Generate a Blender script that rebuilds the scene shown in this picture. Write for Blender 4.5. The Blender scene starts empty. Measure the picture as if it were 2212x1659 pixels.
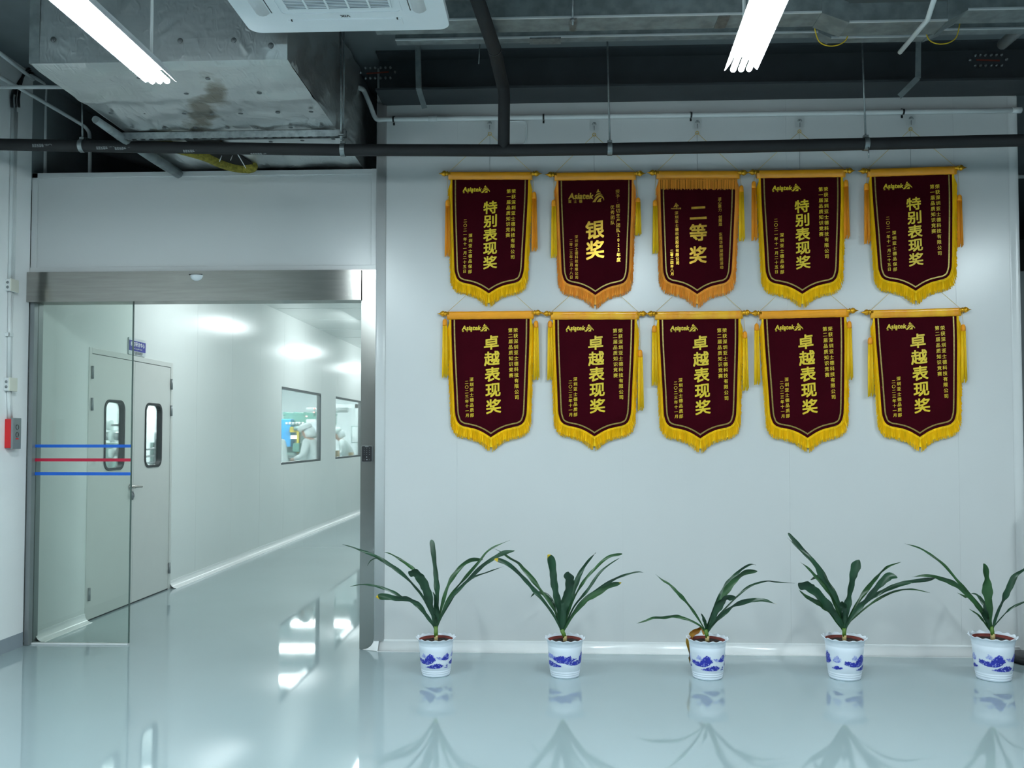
import bpy, bmesh, math, random
from mathutils import Vector, Matrix
from mathutils.geometry import tessellate_polygon

random.seed(7)
C = bpy.context.scene.collection
SC = bpy.context.scene
R = math.radians

# ------------------------------------------------------------------ camera
FPX, HOR, CAMH = 1955.0, 942.0, 1.44          # focal length in pixels, horizon row, eye height
PITCH, YAW = R(2.0), R(2.46)
PY0 = HOR - FPX * math.tan(PITCH)
cam_d = bpy.data.cameras.new('camera')
cam = bpy.data.objects.new('camera', cam_d)
C.objects.link(cam)
cam.location = (0, 0, CAMH)
cam.rotation_euler = (math.pi / 2 + PITCH, 0, YAW)
cam_d.sensor_fit = 'HORIZONTAL'
cam_d.sensor_width = 36
cam_d.lens = 36 * FPX / 2212
cam_d.shift_y = (PY0 - 829.5) / 2212
cam_d.clip_start = 0.05
SC.camera = cam
ROT = Matrix.Rotation(YAW, 3, 'Z') @ Matrix.Rotation(math.pi / 2 + PITCH, 3, 'X')
CAM = Vector((0, 0, CAMH))

def at(axis, px, py, v):
    """point of the photograph carried out to the plane axis = v"""
    d = ROT @ Vector(((px - 1106) / FPX, -(py - PY0) / FPX, -1))
    return CAM + d * ((v - CAM[axis]) / d[axis])

# ------------------------------------------------------------------ world, exposure, lights
SC.view_settings.view_transform = 'Standard'
SC.view_settings.look = 'None'
SC.view_settings.exposure = 0.0
SC.view_settings.gamma = 1.0
w = bpy.data.worlds.new('world')
SC.world = w
w.use_nodes = True
w.node_tree.nodes['Background'].inputs[0].default_value = (0.75, 0.95, 1.0, 1)
w.node_tree.nodes['Background'].inputs[1].default_value = 0.004
SC.cycles.max_bounces = 10
SC.cycles.diffuse_bounces = 5
SC.cycles.glossy_bounces = 4
SC.cycles.transparent_max_bounces = 12
SC.cycles.sample_clamp_indirect = 6
SC.cycles.caustics_reflective = False
SC.cycles.caustics_refractive = False

TINT = (0.82, 0.96, 1.0)
CLEAN = (0.93, 0.995, 1.0)
def area(name, loc, sx, sy, power, col=TINT):
    l = bpy.data.lights.new(name, 'AREA')
    l.shape = 'RECTANGLE'
    l.size, l.size_y, l.energy, l.color = sx, sy, power, col
    o = bpy.data.objects.new(name, l)
    o.location = loc
    C.objects.link(o)
    return o
LAMP_Z = 3.05
TUBE = 186.0                                     # radiance of the room's tube lamps
for ly in (8.4, 12.5, 16.5, 20.5, 24.5, 28.5, 32.5):              # corridor ceiling lamps
    for sgn in (1, -1):
        o = area('corridor_light', (-2.55 + 0.06 * sgn, ly, 3.0), 0.12, 1.2, 14.5, (0.88, 0.985, 1.0))
        o.rotation_euler = (0, -sgn * R(36), 0)
for lx, ly in ((-5.2, 8.0), (-5.0, 11.2), (-7.4, 9.5)):
    area('clean_room_light', (lx, ly, 2.78), 1.2, 0.3, 130, CLEAN)
for lx, ly in ((-5.0, 13.4), (-5.0, 15.7), (-5.0, 18.0), (-5.2, 20.4), (-7.4, 17)):
    area('clean_room_light', (lx, ly, 2.78), 1.3, 0.3, 130, CLEAN)

# ------------------------------------------------------------------ materials
def lin(c):
    return tuple(((x / 255) / 12.92 if x / 255 <= 0.04045 else ((x / 255 + 0.055) / 1.055) ** 2.4) for x in c)

MATS = {}
def mat(name, rgb, rough=0.5, metal=0.0, spec=0.5, var=0.05, nscale=8.0, bump=0.0, bscale=40.0, aniso=0.0,
        coat=0.0, stretch=None, rgb2=None, lo=0.35, hi=0.65, sheen=0.0):
    if name in MATS:
        return MATS[name]
    m = bpy.data.materials.new(name)
    m.use_nodes = True
    n, l = m.node_tree.nodes, m.node_tree.links
    b = n['Principled BSDF']
    c1 = lin(rgb)
    c2 = lin(rgb2) if rgb2 else tuple(x * (1 - var) for x in c1)
    tc = n.new('ShaderNodeTexCoord')
    mp = n.new('ShaderNodeMapping')
    if stretch:
        mp.inputs['Scale'].default_value = stretch
    l.new(tc.outputs['Object'], mp.inputs['Vector'])
    nz = n.new('ShaderNodeTexNoise')
    nz.inputs['Scale'].default_value = nscale
    nz.inputs['Detail'].default_value = 3
    l.new(mp.outputs['Vector'], nz.inputs['Vector'])
    cr = n.new('ShaderNodeValToRGB')
    cr.color_ramp.elements[0].position, cr.color_ramp.elements[1].position = lo, hi
    cr.color_ramp.elements[0].color = (*c2, 1)
    cr.color_ramp.elements[1].color = (*c1, 1)
    l.new(nz.outputs['Fac'], cr.inputs['Fac'])
    l.new(cr.outputs['Color'], b.inputs['Base Color'])
    b.inputs['Roughness'].default_value = rough
    b.inputs['Metallic'].default_value = metal
    b.inputs['Specular IOR Level'].default_value = spec
    b.inputs['Anisotropic'].default_value = aniso
    b.inputs['Coat Weight'].default_value = coat
    b.inputs['Coat Roughness'].default_value = 0.03
    b.inputs['Sheen Weight'].default_value = sheen
    if bump:
        n2 = n.new('ShaderNodeTexNoise')
        n2.inputs['Scale'].default_value = bscale
        n2.inputs['Detail'].default_value = 4
        l.new(mp.outputs['Vector'], n2.inputs['Vector'])
        bp = n.new('ShaderNodeBump')
        bp.inputs['Strength'].default_value = bump
        bp.inputs['Distance'].default_value = 0.02
        l.new(n2.outputs['Fac'], bp.inputs['Height'])
        l.new(bp.outputs['Normal'], b.inputs['Normal'])
    MATS[name] = m
    return m

def emat(name, rgb, strength):
    m = bpy.data.materials.new(name)
    m.use_nodes = True
    b = m.node_tree.nodes['Principled BSDF']
    b.inputs['Base Color'].default_value = (0.8, 0.8, 0.8, 1)
    b.inputs['Emission Color'].default_value = (*rgb, 1)
    b.inputs['Emission Strength'].default_value = strength
    return m

def glassmat(name, tint, rough=0.0, refl=1.0):
    m = bpy.data.materials.new(name)
    m.use_nodes = True
    n, l = m.node_tree.nodes, m.node_tree.links
    n.remove(n['Principled BSDF'])
    out = n['Material Output']
    tr = n.new('ShaderNodeBsdfTransparent')
    tr.inputs[0].default_value = (*tint, 1)
    gl = n.new('ShaderNodeBsdfGlossy')
    gl.inputs['Roughness'].default_value = rough
    fr = n.new('ShaderNodeFresnel')
    fr.inputs[0].default_value = 1.45
    mu = n.new('ShaderNodeMath')
    mu.operation = 'MULTIPLY'
    mu.inputs[1].default_value = refl
    mx = n.new('ShaderNodeMixShader')
    l.new(fr.outputs[0], mu.inputs[0])
    l.new(mu.outputs[0], mx.inputs[0])
    l.new(tr.outputs[0], mx.inputs[1])
    l.new(gl.outputs[0], mx.inputs[2])
    l.new(mx.outputs[0], out.inputs[0])
    return m

M_WALL = mat('wall_panel', (208, 210, 210), 0.27, spec=0.5, var=0.015, nscale=1.5)
M_WALLP = mat('painted_plaster', (250, 252, 252), 0.6, var=0.03, nscale=3, bump=0.05, bscale=60)
M_CORR = mat('corridor_panel', (226, 230, 228), 0.22, spec=0.5, var=0.015, nscale=1.5)
M_GREYW = mat('grey_plaster', (104, 108, 110), 0.7)
M_TRIM = mat('white_trim', (238, 240, 240), 0.2, spec=0.6, var=0.01)
M_FLOOR = mat('epoxy_floor', (158, 175, 179), 0.04, spec=0.5, var=0.04, nscale=0.8, bump=0.006, bscale=1.4)
M_FLOOR.node_tree.nodes['Principled BSDF'].inputs['IOR'].default_value = 1.85
M_DARKBAND = mat('grey_skirting_paint', (150, 160, 168), 0.5)
M_STEEL = mat('brushed_stainless', (178, 176, 170), 0.27, metal=1, var=0.12, nscale=6, stretch=(1, 1, 30), aniso=0.7)
M_POST = mat('satin_stainless_post', (196, 195, 190), 0.2, metal=1, var=0.08, nscale=4)
M_HEAD = mat('brushed_stainless_header', (170, 168, 163), 0.24, metal=1, var=0.10, nscale=3, stretch=(1.5, 1.5, 20), aniso=0.95)
_t = M_HEAD.node_tree.nodes.new('ShaderNodeTangent')
_t.direction_type = 'UV_MAP'
_t.uv_map = 'grain'
M_HEAD.node_tree.links.new(_t.outputs[0], M_HEAD.node_tree.nodes['Principled BSDF'].inputs['Tangent'])
M_GALV = mat('galvanised_steel', (150, 158, 160), 0.42, metal=0.9, var=0.3, nscale=30)
M_GALVD = mat('dull_galvanised_steel', (146, 156, 158), 0.5, metal=0.6, var=0.3, nscale=14)
def foil():
    m = mat('aluminium_foil_wrap', (212, 216, 216), 0.30, metal=0.88, var=0.10, nscale=3)
    n, l = m.node_tree.nodes, m.node_tree.links
    b = n['Principled BSDF']
    tc = n.new('ShaderNodeTexCoord')
    h = None
    for sc_, st_, dist, amt in ((5.0, (1, 0.5, 1), 1.6, 1.0), (16, (1.6, 0.5, 1), 1.2, 0.35), (2.2, (1, 1, 1), 0.6, 1.6), (30, (0.25, 1.4, 1), 0.4, 0.16)):
        mp = n.new('ShaderNodeMapping'); mp.inputs['Scale'].default_value = st_; mp.inputs['Rotation'].default_value = (0, 0, sc_ * 0.13)
        l.new(tc.outputs['Object'], mp.inputs['Vector'])
        z = n.new('ShaderNodeTexNoise'); z.noise_type = 'RIDGED_MULTIFRACTAL'
        z.inputs['Scale'].default_value = sc_; z.inputs['Detail'].default_value = 4; z.inputs['Distortion'].default_value = dist
        l.new(mp.outputs['Vector'], z.inputs['Vector'])
        mu = n.new('ShaderNodeMath'); mu.operation = 'MULTIPLY'; mu.inputs[1].default_value = amt
        l.new(z.outputs['Fac'], mu.inputs[0])
        if h is None: h = mu.outputs[0]
        else:
            ad = n.new('ShaderNodeMath'); ad.operation = 'ADD'
            l.new(h, ad.inputs[0]); l.new(mu.outputs[0], ad.inputs[1]); h = ad.outputs[0]
    bp = n.new('ShaderNodeBump'); bp.inputs['Strength'].default_value = 0.5; bp.inputs['Distance'].default_value = 0.02
    l.new(h, bp.inputs['Height']); l.new(bp.outputs['Normal'], b.inputs['Normal'])
    # a smear of old glue across the underside
    c0 = at(2, 440, 240, 3.30)
    sb = n.new('ShaderNodeMapping'); sb.vector_type = 'TEXTURE'
    sb.inputs['Location'].default_value = tuple(c0); sb.inputs['Rotation'].default_value = (0, 0, R(-62)); sb.inputs['Scale'].default_value = (0.62, 0.10, 0.5)
    l.new(tc.outputs['Object'], sb.inputs['Vector'])
    ln = n.new('ShaderNodeVectorMath'); ln.operation = 'LENGTH'
    l.new(sb.outputs['Vector'], ln.inputs[0])
    zz = n.new('ShaderNodeTexNoise'); zz.inputs['Scale'].default_value = 9; zz.inputs['Detail'].default_value = 5
    l.new(tc.outputs['Object'], zz.inputs['Vector'])
    ad = n.new('ShaderNodeMath'); ad.operation = 'MULTIPLY_ADD'; ad.inputs[1].default_value = 2.2
    l.new(zz.outputs['Fac'], ad.inputs[0]); l.new(ln.outputs['Value'], ad.inputs[2])
    mr = n.new('ShaderNodeMapRange'); mr.inputs['From Min'].default_value = 1.55; mr.inputs['From Max'].default_value = 2.1
    mr.inputs['To Min'].default_value = 0.8; mr.inputs['To Max'].default_value = 0.0
    l.new(ad.outputs[0], mr.inputs['Value'])
    mx = n.new('ShaderNodeMix'); mx.data_type = 'RGBA'
    old = b.inputs['Base Color'].links[0].from_socket
    l.new(mr.outputs['Result'], mx.inputs['Factor']); l.new(old, mx.inputs['A'])
    mx.inputs['B'].default_value = (*lin((112, 104, 82)), 1)
    l.new(mx.outputs['Result'], b.inputs['Base Color'])
    return m
M_FOIL = foil()
M_BEAM = mat('dark_painted_steel', (52, 58, 62), 0.55, var=0.2, nscale=5)
M_DECK = mat('dark_ceiling_paint', (112, 120, 124), 0.8, var=0.15, nscale=3)
M_VOID = mat('dark_panel', (150, 158, 160), 0.8, var=0.2, nscale=2)
M_BLACK = mat('black_rubber_foam', (20, 22, 25), 0.7, var=0.2, nscale=6)
M_BLK = mat('black_plastic', (22, 24, 27), 0.35)
M_PVC = mat('white_pvc', (222, 226, 226), 0.4)
M_CREAM = mat('cream_plastic', (226, 226, 212), 0.4)
M_ACW = mat('air_conditioner_plastic', (226, 232, 236), 0.45, var=0.01)
M_ACG = mat('air_conditioner_grille', (92, 102, 116), 0.6, var=0.05)
M_GREY = mat('grey_metal', (140, 146, 148), 0.4, metal=0.5)
M_DGREY = mat('dark_grey_frame', (92, 98, 100), 0.4, metal=0.4)
M_GASKET = mat('black_gasket', (44, 48, 50), 0.5)
M_DOOR = mat('door_paint', (208, 210, 206), 0.4, var=0.015)
M_RED = mat('red_paint', (214, 34, 40), 0.5)
M_BLUE = mat('blue_tape', (12, 98, 205), 0.5)
M_REDT = mat('red_tape', (190, 22, 60), 0.5)
M_SIGNB = mat('sign_blue', (40, 44, 150), 0.4)
M_WHITE = mat('white_print', (240, 242, 245), 0.5)
M_INK = mat('grey_print', (90, 96, 100), 0.6)
M_PIPEINK = mat('pipe_print', (150, 154, 156), 0.7)
M_VELVET = mat('maroon_velvet', (54, 3, 14), 0.95, spec=0.06, var=0.15, nscale=5, bump=0.05, bscale=300)
M_GOLDT = mat('gold_lettering', (226, 196, 40), 0.45, spec=0.5, var=0.06, nscale=20)
M_GOLDF = mat('gold_foil_lettering', (236, 190, 70), 0.28, metal=0.65, var=0.25, nscale=30)
M_BORDER = mat('gold_braid', (172, 152, 80), 0.4, metal=0.5, var=0.35, nscale=120)
M_YFR = mat('yellow_fringe', (255, 214, 0), 0.7, var=0.2, nscale=60, stretch=(1, 1, 0.1))
M_OFR = mat('orange_fringe', (255, 186, 72), 0.7, var=0.18, nscale=60, stretch=(1, 1, 0.1))
M_OSAT = mat('orange_satin', (255, 166, 24), 0.32, spec=0.6, var=0.1, nscale=6, bump=0.25, bscale=9, stretch=(1, 1, 0.4))
M_YSAT = mat('golden_satin', (255, 188, 30), 0.25, spec=0.8, rgb2=(246, 158, 30), nscale=9, bump=0.4, bscale=10, stretch=(1, 1, 0.4))
M_TASS = mat('tassel_yellow', (255, 206, 0), 0.65, var=0.2, nscale=50, stretch=(1, 1, 0.1))
M_TASSO = mat('tassel_orange', (250, 158, 16), 0.65, var=0.2, nscale=50, stretch=(1, 1, 0.1))
M_BRASS = mat('gold_finial', (240, 172, 30), 0.25, metal=0.6, var=0.2)
M_CORD = mat('yellow_cord', (214, 178, 60), 0.8)
M_STR = mat('grey_thread', (120, 128, 130), 0.8)
M_POT = mat('white_plastic_pot', (226, 234, 244), 0.32, spec=0.5, var=0.01)
M_POTB = mat('cobalt_painting', (44, 54, 176), 0.4, var=0.3, nscale=60)
M_POTL = mat('pale_cobalt_painting', (108, 122, 210), 0.4, rgb2=(186, 196, 232), nscale=90)
M_TERRA = mat('terracotta_liner', (122, 52, 44), 0.8, var=0.25)
M_SOIL = mat('dark_soil', (46, 32, 26), 1.0, var=0.6, nscale=60, bump=1.0, bscale=90)
M_LEAF = mat('dark_green_leaf', (34, 72, 48), 0.36, spec=0.5, var=0.3, nscale=7)
M_LEAF2 = mat('mid_green_leaf', (44, 86, 46), 0.36, spec=0.5, var=0.3, nscale=7)
M_LEAFY = mat('yellowed_leaf', (176, 146, 20), 0.5, rgb2=(150, 84, 20), nscale=10)
M_TIP = mat('yellow_leaf_tip', (200, 170, 30), 0.5)
M_STEM = mat('green_stem', (84, 120, 40), 0.45, var=0.3)
M_SHEATH = mat('pale_stem_base', (196, 176, 120), 0.7, var=0.35, nscale=40, stretch=(0.3, 0.3, 4))
M_GLASS = glassmat('green_tinted_glass', (0.93, 0.97, 0.945), refl=0.8)
M_PANE = glassmat('clear_window_glass', (0.95, 0.98, 0.975), refl=0.8)
M_CLEAR = glassmat('clear_adhesive_plastic', (0.988, 0.992, 0.992), rough=0.2, refl=0.2)
M_TUBE = emat('lit_tube', TINT, TUBE * 1.0)
M_LED = emat('lit_ceiling_panel', CLEAN, 60)
M_REDLED = emat('red_indicator', (1, 0.15, 0.1), 4)
M_INSUL = mat('yellow_glass_wool', (150, 138, 52), 1.0, var=0.4, nscale=40, bump=0.6, bscale=60)
M_YWIRE = mat('yellow_wire', (210, 178, 30), 0.5)
M_RUST = mat('rust_red_strip', (120, 50, 36), 0.8)
M_COAT = mat('white_clean_suit', (204, 214, 214), 0.8, var=0.03)
M_SKIN = mat('skin', (178, 134, 112), 0.6)
M_MBLUE = mat('machine_blue', (40, 150, 210), 0.4)
M_MGRN = mat('machine_green', (96, 150, 136), 0.5, var=0.2, nscale=20)
M_MTEAL = mat('machine_grey_green', (128, 158, 152), 0.5, var=0.3, nscale=14)
M_MYEL = mat('machine_yellow', (214, 190, 60), 0.5)
M_MWHT = mat('machine_white', (220, 228, 228), 0.4)
M_CARD = mat('cardboard', (190, 160, 120), 0.8)
M_DOME = mat('dome_plastic', (224, 230, 234), 0.2, var=0.01)

# ------------------------------------------------------------------ mesh helpers
class MB:
    def __init__(s):
        s.v, s.f, s.m, s.s = [], [], [], []
    def face(s, idx, mi=0, sm=False):
        s.f.append(tuple(idx)); s.m.append(mi); s.s.append(sm)
    def box(s, x0, x1, y0, y1, z0, z1, mi=0):
        b = len(s.v)
        s.v += [Vector(p) for p in ((x0, y0, z0), (x1, y0, z0), (x1, y1, z0), (x0, y1, z0), (x0, y0, z1), (x1, y0, z1), (x1, y1, z1), (x0, y1, z1))]
        for q in ((0, 3, 2, 1), (4, 5, 6, 7), (0, 1, 5, 4), (1, 2, 6, 5), (2, 3, 7, 6), (3, 0, 4, 7)):
            s.face([b + i for i in q], mi)
        return s
    def obox(s, c, ax, ay, az, mi=0):
        b = len(s.v)
        c, ax, ay, az = Vector(c), Vector(ax), Vector(ay), Vector(az)
        for k in (-1, 1):
            for i, j in ((-1, -1), (1, -1), (1, 1), (-1, 1)):
                s.v.append(c + ax * i + ay * j + az * k)
        for q in ((0, 3, 2, 1), (4, 5, 6, 7), (0, 1, 5, 4), (1, 2, 6, 5), (2, 3, 7, 6), (3, 0, 4, 7)):
            s.face([b + i for i in q], mi)
        return s
    def tube(s, pts, r, n=10, mi=0, cap=True, sx=1.0):
        pts = [Vector(p) for p in pts]
        rs = r if isinstance(r, (list, tuple)) else [r] * len(pts)
        T = []
        for i in range(len(pts)):
            a = pts[max(i - 1, 0)]; c = pts[min(i + 1, len(pts) - 1)]
            T.append((c - a).normalized())
        u = T[0].orthogonal().normalized()
        b0 = len(s.v)
        for i, p in enumerate(pts):
            u = (u - T[i] * u.dot(T[i])).normalized()
            v = T[i].cross(u)
            for k in range(n):
                a = 2 * math.pi * k / n
                s.v.append(p + (u * math.cos(a) + v * math.sin(a) * sx) * rs[i])
        for i in range(len(pts) - 1):
            for k in range(n):
                a, c = b0 + i * n + k, b0 + i * n + (k + 1) % n
                s.face((a, c, c + n, a + n), mi, True)
        if cap:
            s.face([b0 + k for k in range(n)][::-1], mi)
            s.face([b0 + (len(pts) - 1) * n + k for k in range(n)], mi)
        return s
    def lathe(s, prof, c=(0, 0, 0), n=32, mi=0, mtx=None, fn=None):
        b0 = len(s.v)
        c = Vector(c)
        for r, z in prof:
            for k in range(n):
                a = 2 * math.pi * k / n
                rr, zz = (r, z) if fn is None else fn(r, z, a)
                p = Vector((rr * math.cos(a), rr * math.sin(a), zz))
                if mtx is not None:
                    p = mtx @ p
                s.v.append(c + p)
        for i in range(len(prof) - 1):
            for k in range(n):
                a, d = b0 + i * n + k, b0 + i * n + (k + 1) % n
                s.face((a, d, d + n, a + n), mi, True)
        if prof[0][0] > 1e-6:
            s.face([b0 + k for k in range(n)][::-1], mi)
        if prof[-1][0] > 1e-6:
            s.face([b0 + (len(prof) - 1) * n + k for k in range(n)], mi)
        return s
    def prism(s, poly, fn, d, mi=0):
        """2D polygon (any outline) raised by d; fn(u, v, w) -> point"""
        n = len(poly)
        tri = tessellate_polygon([[Vector((p[0], p[1], 0)) for p in poly]])
        b = len(s.v)
        for ww in (0, d):
            for p in poly:
                s.v.append(Vector(fn(p[0], p[1], ww)))
        for t in tri:
            s.face([b + n + i for i in t], mi)
            s.face([b + i for i in t][::-1], mi)
        for i in range(n):
            j = (i + 1) % n
            s.face((b + i, b + j, b + n + j, b + n + i), mi)
        return s
    def add(s, verts, faces, fn, mi=0):
        b = len(s.v)
        s.v += [Vector(fn(p)) for p in verts]
        for f in faces:
            s.face([b + i for i in f], mi)
        return s
    def mesh(s, name, mats):
        me = bpy.data.meshes.new(name)
        me.from_pydata([tuple(p) for p in s.v], [], s.f)
        for m in (mats if isinstance(mats, (list, tuple)) else [mats]):
            me.materials.append(m)
        me.polygons.foreach_set('material_index', s.m)
        me.polygons.foreach_set('use_smooth', s.s)
        me.update()
        bm = bmesh.new(); bm.from_mesh(me)
        bmesh.ops.recalc_face_normals(bm, faces=bm.faces)
        bm.to_mesh(me); bm.free()
        return me
    def build(s, name, mats, parent=None, bevel=0.0):
        return link(name, s.mesh(name, mats), parent, bevel)

def link(name, me, parent=None, bevel=0.0, loc=None):
    o = bpy.data.objects.new(name, me)
    C.objects.link(o)
    if parent is not None:
        o.parent = parent
        o.matrix_parent_inverse = parent.matrix_world.inverted() if loc is None else Matrix()
    if loc is not None:
        o.location = loc
    if bevel:
        md = o.modifiers.new('bevel', 'BEVEL')
        md.width, md.segments, md.limit_method = bevel, 2, 'ANGLE'
    return o

def tag(o, label, cat, group=None, kind=None):
    o['label'] = label
    o['category'] = cat
    if group: o['group'] = group
    if kind: o['kind'] = kind
    return o

def thing(name, loc, label, cat, group=None, kind=None):
    o = bpy.data.objects.new(name, None)
    o.empty_display_size = 0.1
    C.objects.link(o)
    o.location = loc
    o.matrix_world = Matrix.Translation(Vector(loc))
    return tag(o, label, cat, group, kind)

def arc(c, r, a0, a1, n, plane='xz', off=0.0):
    out = []
    for i in range(n + 1):
        a = R(a0 + (a1 - a0) * i / n)
        u, v = r * math.cos(a), r * math.sin(a)
        if plane == 'xz': out.append((c[0] + u, c[1] + off, c[2] + v))
        elif plane == 'xy': out.append((c[0] + u, c[1] + v, c[2] + off))
        else: out.append((c[0] + off, c[1] + u, c[2] + v))
    return out

def smooth_path(pts, k=6):
    pts = [Vector(p) for p in pts]
    out = []
    for i in range(len(pts) - 1):
        p0, p1, p2, p3 = pts[max(i - 1, 0)], pts[i], pts[i + 1], pts[min(i + 2, len(pts) - 1)]
        for j in range(k):
            t = j / k
            out.append(0.5 * ((2 * p1) + (p2 - p0) * t + (2 * p0 - 5 * p1 + 4 * p2 - p3) * t * t + (3 * p1 - p0 - 3 * p2 + p3) * t ** 3))
    out.append(pts[-1])
    return out

GLY = {}
def glyphs(txt, bold=0.0, res=2):
    """outline of a piece of writing as (verts, faces), from Blender's built-in font"""
    key = (txt, bold)
    if key in GLY:
        return GLY[key]
    cu = bpy.data.curves.new('writing', 'FONT')
    cu.body = txt
    cu.resolution_u = res
    cu.offset = bold
    o = bpy.data.objects.new('writing', cu)
    C.objects.link(o)
    dg = bpy.context.evaluated_depsgraph_get()
    me = bpy.data.meshes.new_from_object(o.evaluated_get(dg))
    vs = [v.co.copy() for v in me.vertices]
    fs = [tuple(p.vertices) for p in me.polygons]
    bpy.data.objects.remove(o)
    bpy.data.meshes.remove(me)
    if vs:
        x0, x1 = min(v.x for v in vs), max(v.x for v in vs)
        y0, y1 = min(v.y for v in vs), max(v.y for v in vs)
        vs = [Vector((v.x - (x0 + x1) / 2, v.y - (y0 + y1) / 2, 0)) for v in vs]
        GLY[key] = (vs, fs, x1 - x0, y1 - y0)
    else:
        GLY[key] = ([], [], 1, 1)
    return GLY[key]

def put(mb, txt, cu, cv, size, fn, bold=0.0, tilt=0.0, slant=0.0, fit_w=None, mi=0, wscale=1.0):
    """one character or line of writing centred on (cu, cv); fn(u, v) -> point"""
    vs, fs, gw, gh = glyphs(txt, 0.0)
    k = size if fit_w is None else fit_w / gw
    e = bold * k
    o_ = Vector(fn(cu, cv))
    nr = (Vector(fn(cu + 0.001, cv)) - o_).cross(Vector(fn(cu, cv + 0.001)) - o_).normalized()
    for q, (ex, ey) in enumerate(((-e, -e), (e, -e), (e, e), (-e, e)) if bold > 0.008 else ((-e, 0), (e, 0)) if bold else ((0, 0),)):
        mb.add(vs, fs, lambda p, ex=ex, ey=ey: Vector(fn(cu + ex + (p.x * wscale + p.y * slant) * k, cv + ey + (p.y + p.x * tilt) * k)) + nr * (0.0002 * q), mi)

def rrect(x0, x1, y0, y1, r, n=6):
    pts = []
    for cx, cy, a0 in ((x1 - r, y1 - r, 0), (x0 + r, y1 - r, 90), (x0 + r, y0 + r, 180), (x1 - r, y0 + r, 270)):
        for i in range(n + 1):
            a = R(a0 + 90 * i / n)
            pts.append((cx + r * math.cos(a), cy + r * math.sin(a)))
    return pts

def ring(mb, outer, inner, fn, d, mi=0):
    """flat ring between two outlines of equal point count, raised by d"""
    n = len(outer)
    b = len(mb.v)
    for ww in (0, d):
        for P in (outer, inner):
            for p in P:
                mb.v.append(Vector(fn(p[0], p[1], ww)))
    for i in range(n):
        j = (i + 1) % n
        o0, o1, i0, i1 = b + i, b + j, b + n + i, b + n + j
        mb.face((o0, o1, i1, i0), mi)
        mb.face((o0 + 2 * n, i0 + 2 * n, i1 + 2 * n, o1 + 2 * n), mi)
        mb.face((o0, o0 + 2 * n, o1 + 2 * n, o1), mi)
        mb.face((i0, i1, i1 + 2 * n, i0 + 2 * n), mi)

def to_rect(inner, x0, x1, y0, y1):
    """points of a rectangle's edge that match a rounded outline with 4 equal corner fans"""
    q = len(inner) // 4
    out = []
    for k, (cx, cy) in enumerate(((x1, y1), (x0, y1), (x0, y0), (x1, y0))):
        for i in range(q):
            p = inner[k * q + i]
            t = i / (q - 1)
            if k % 2 == 0:
                a, c = (cx, p[1]), (p[0], cy)
            else:
                a, c = (p[0], cy), (cx, p[1])
            if t < 0.5:
                s = t * 2; out.append((a[0] + (cx - a[0]) * s, a[1] + (cy - a[1]) * s))
            else:
                s = t * 2 - 1; out.append((cx + (c[0] - cx) * s, cy + (c[1] - cy) * s))
    return out

# ------------------------------------------------------------------ the setting
YW = 6.12          # banner wall
XL = -3.627        # left wall
XC = -3.60         # corridor's left wall
XJ0 = at(1, 780, 900, YW).x
XJ1 = at(1, 811, 900, YW).x
XR = at(1, 2201, 500, YW).x
ZC = 3.98          # ceiling slab
ZK = 3.10          # corridor ceiling
ZP = 3.28          # top of the panel over the glass door
ZH1, ZH0 = 2.577, 2.368

fl = MB().box(-9.3, 8.5, -5.2, 38.3, -0.12, 0)
tag(fl.build('floor', M_FLOOR), 'glossy pale blue-grey epoxy floor of the lobby and corridor', 'floor', kind='structure')
ce = MB().box(-9.3, 8.5, -5.2, 12.0, ZC, ZC + 0.15)
tag(ce.build('ceiling', M_DECK), 'dark painted ceiling slab above the services', 'ceiling', kind='structure')
wl = MB().box(XL - 0.2, XL, -5.2, YW, 0, ZC)
tag(wl.build('wall_left', M_WALLP), 'white painted plaster wall at the far left', 'wall', kind='structure')
MBs = MB().box(XL, XL + 0.004, -5.2, YW - 0.005, 0, 0.095)
tag(MBs.build('baseboard_left', M_DARKBAND), 'dark grey painted skirting band on the left wall', 'skirting', kind='structure')

def split(a, b, cuts):
    p = [a] + [c for c in cuts if a + 0.02 < c < b - 0.02] + [b]
    return list(zip(p[:-1], p[1:]))

G = 0.0012
wb = MB()
seams = [at(1, px, 700, YW).x for px in (988, 1343, 1702, 2066)]
for a, b in split(XJ1, XR, seams):
    wb.box(a + G, b - G, YW, YW + 0.03, 0, ZC)
wb.box(XJ1, XR, YW + 0.0016, YW + 0.08, 0, ZC)
tag(wb.build('wall_back', M_WALL), 'pale clean-room panel wall hung with ten award banners', 'wall', kind='structure')
# rounded edge trims and coved skirting
t = MB()
prof = [(XJ1 + 0.0005, YW - 0.001), (XJ1 + 0.0005, YW - 0.015)] + [(XJ1 + 0.004 + 0.062 * math.sin(R(a)), YW - 0.004 - 0.013 * math.cos(R(a))) for a in range(0, 91, 9)] + [(XJ1 + 0.068, YW - 0.001)]
b0 = 0
for z in (0.06, ZP + 0.45):
    for p in prof:
        t.v.append(Vector((p[0], p[1], z)))
n = len(prof)
for i in range(n - 1):
    t.face((i, i + 1, n + i + 1, n + i), 0, True)
t.face(tuple(range(n))); t.face(tuple(range(n, 2 * n)))
tag(t.build('trim_1', M_WALL), 'rounded white edge trim between the steel door post and the banner wall', 'trim', kind='structure')
ZB_TRIM = 3.71
t = MB()
x0 = at(1, 2180, 500, YW).x
prof = [(x0, YW - 0.001)] + [(x0 + 0.004 + 0.06 * math.sin(R(a)), YW - 0.010 * math.sin(R(min(90, a * 2))) * (1 if a < 45 else math.cos(R((a - 45) * 1.6)))) for a in range(0, 91, 9)] + [(XR + 0.006, YW + 0.08)]
n = len(prof)
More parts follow.
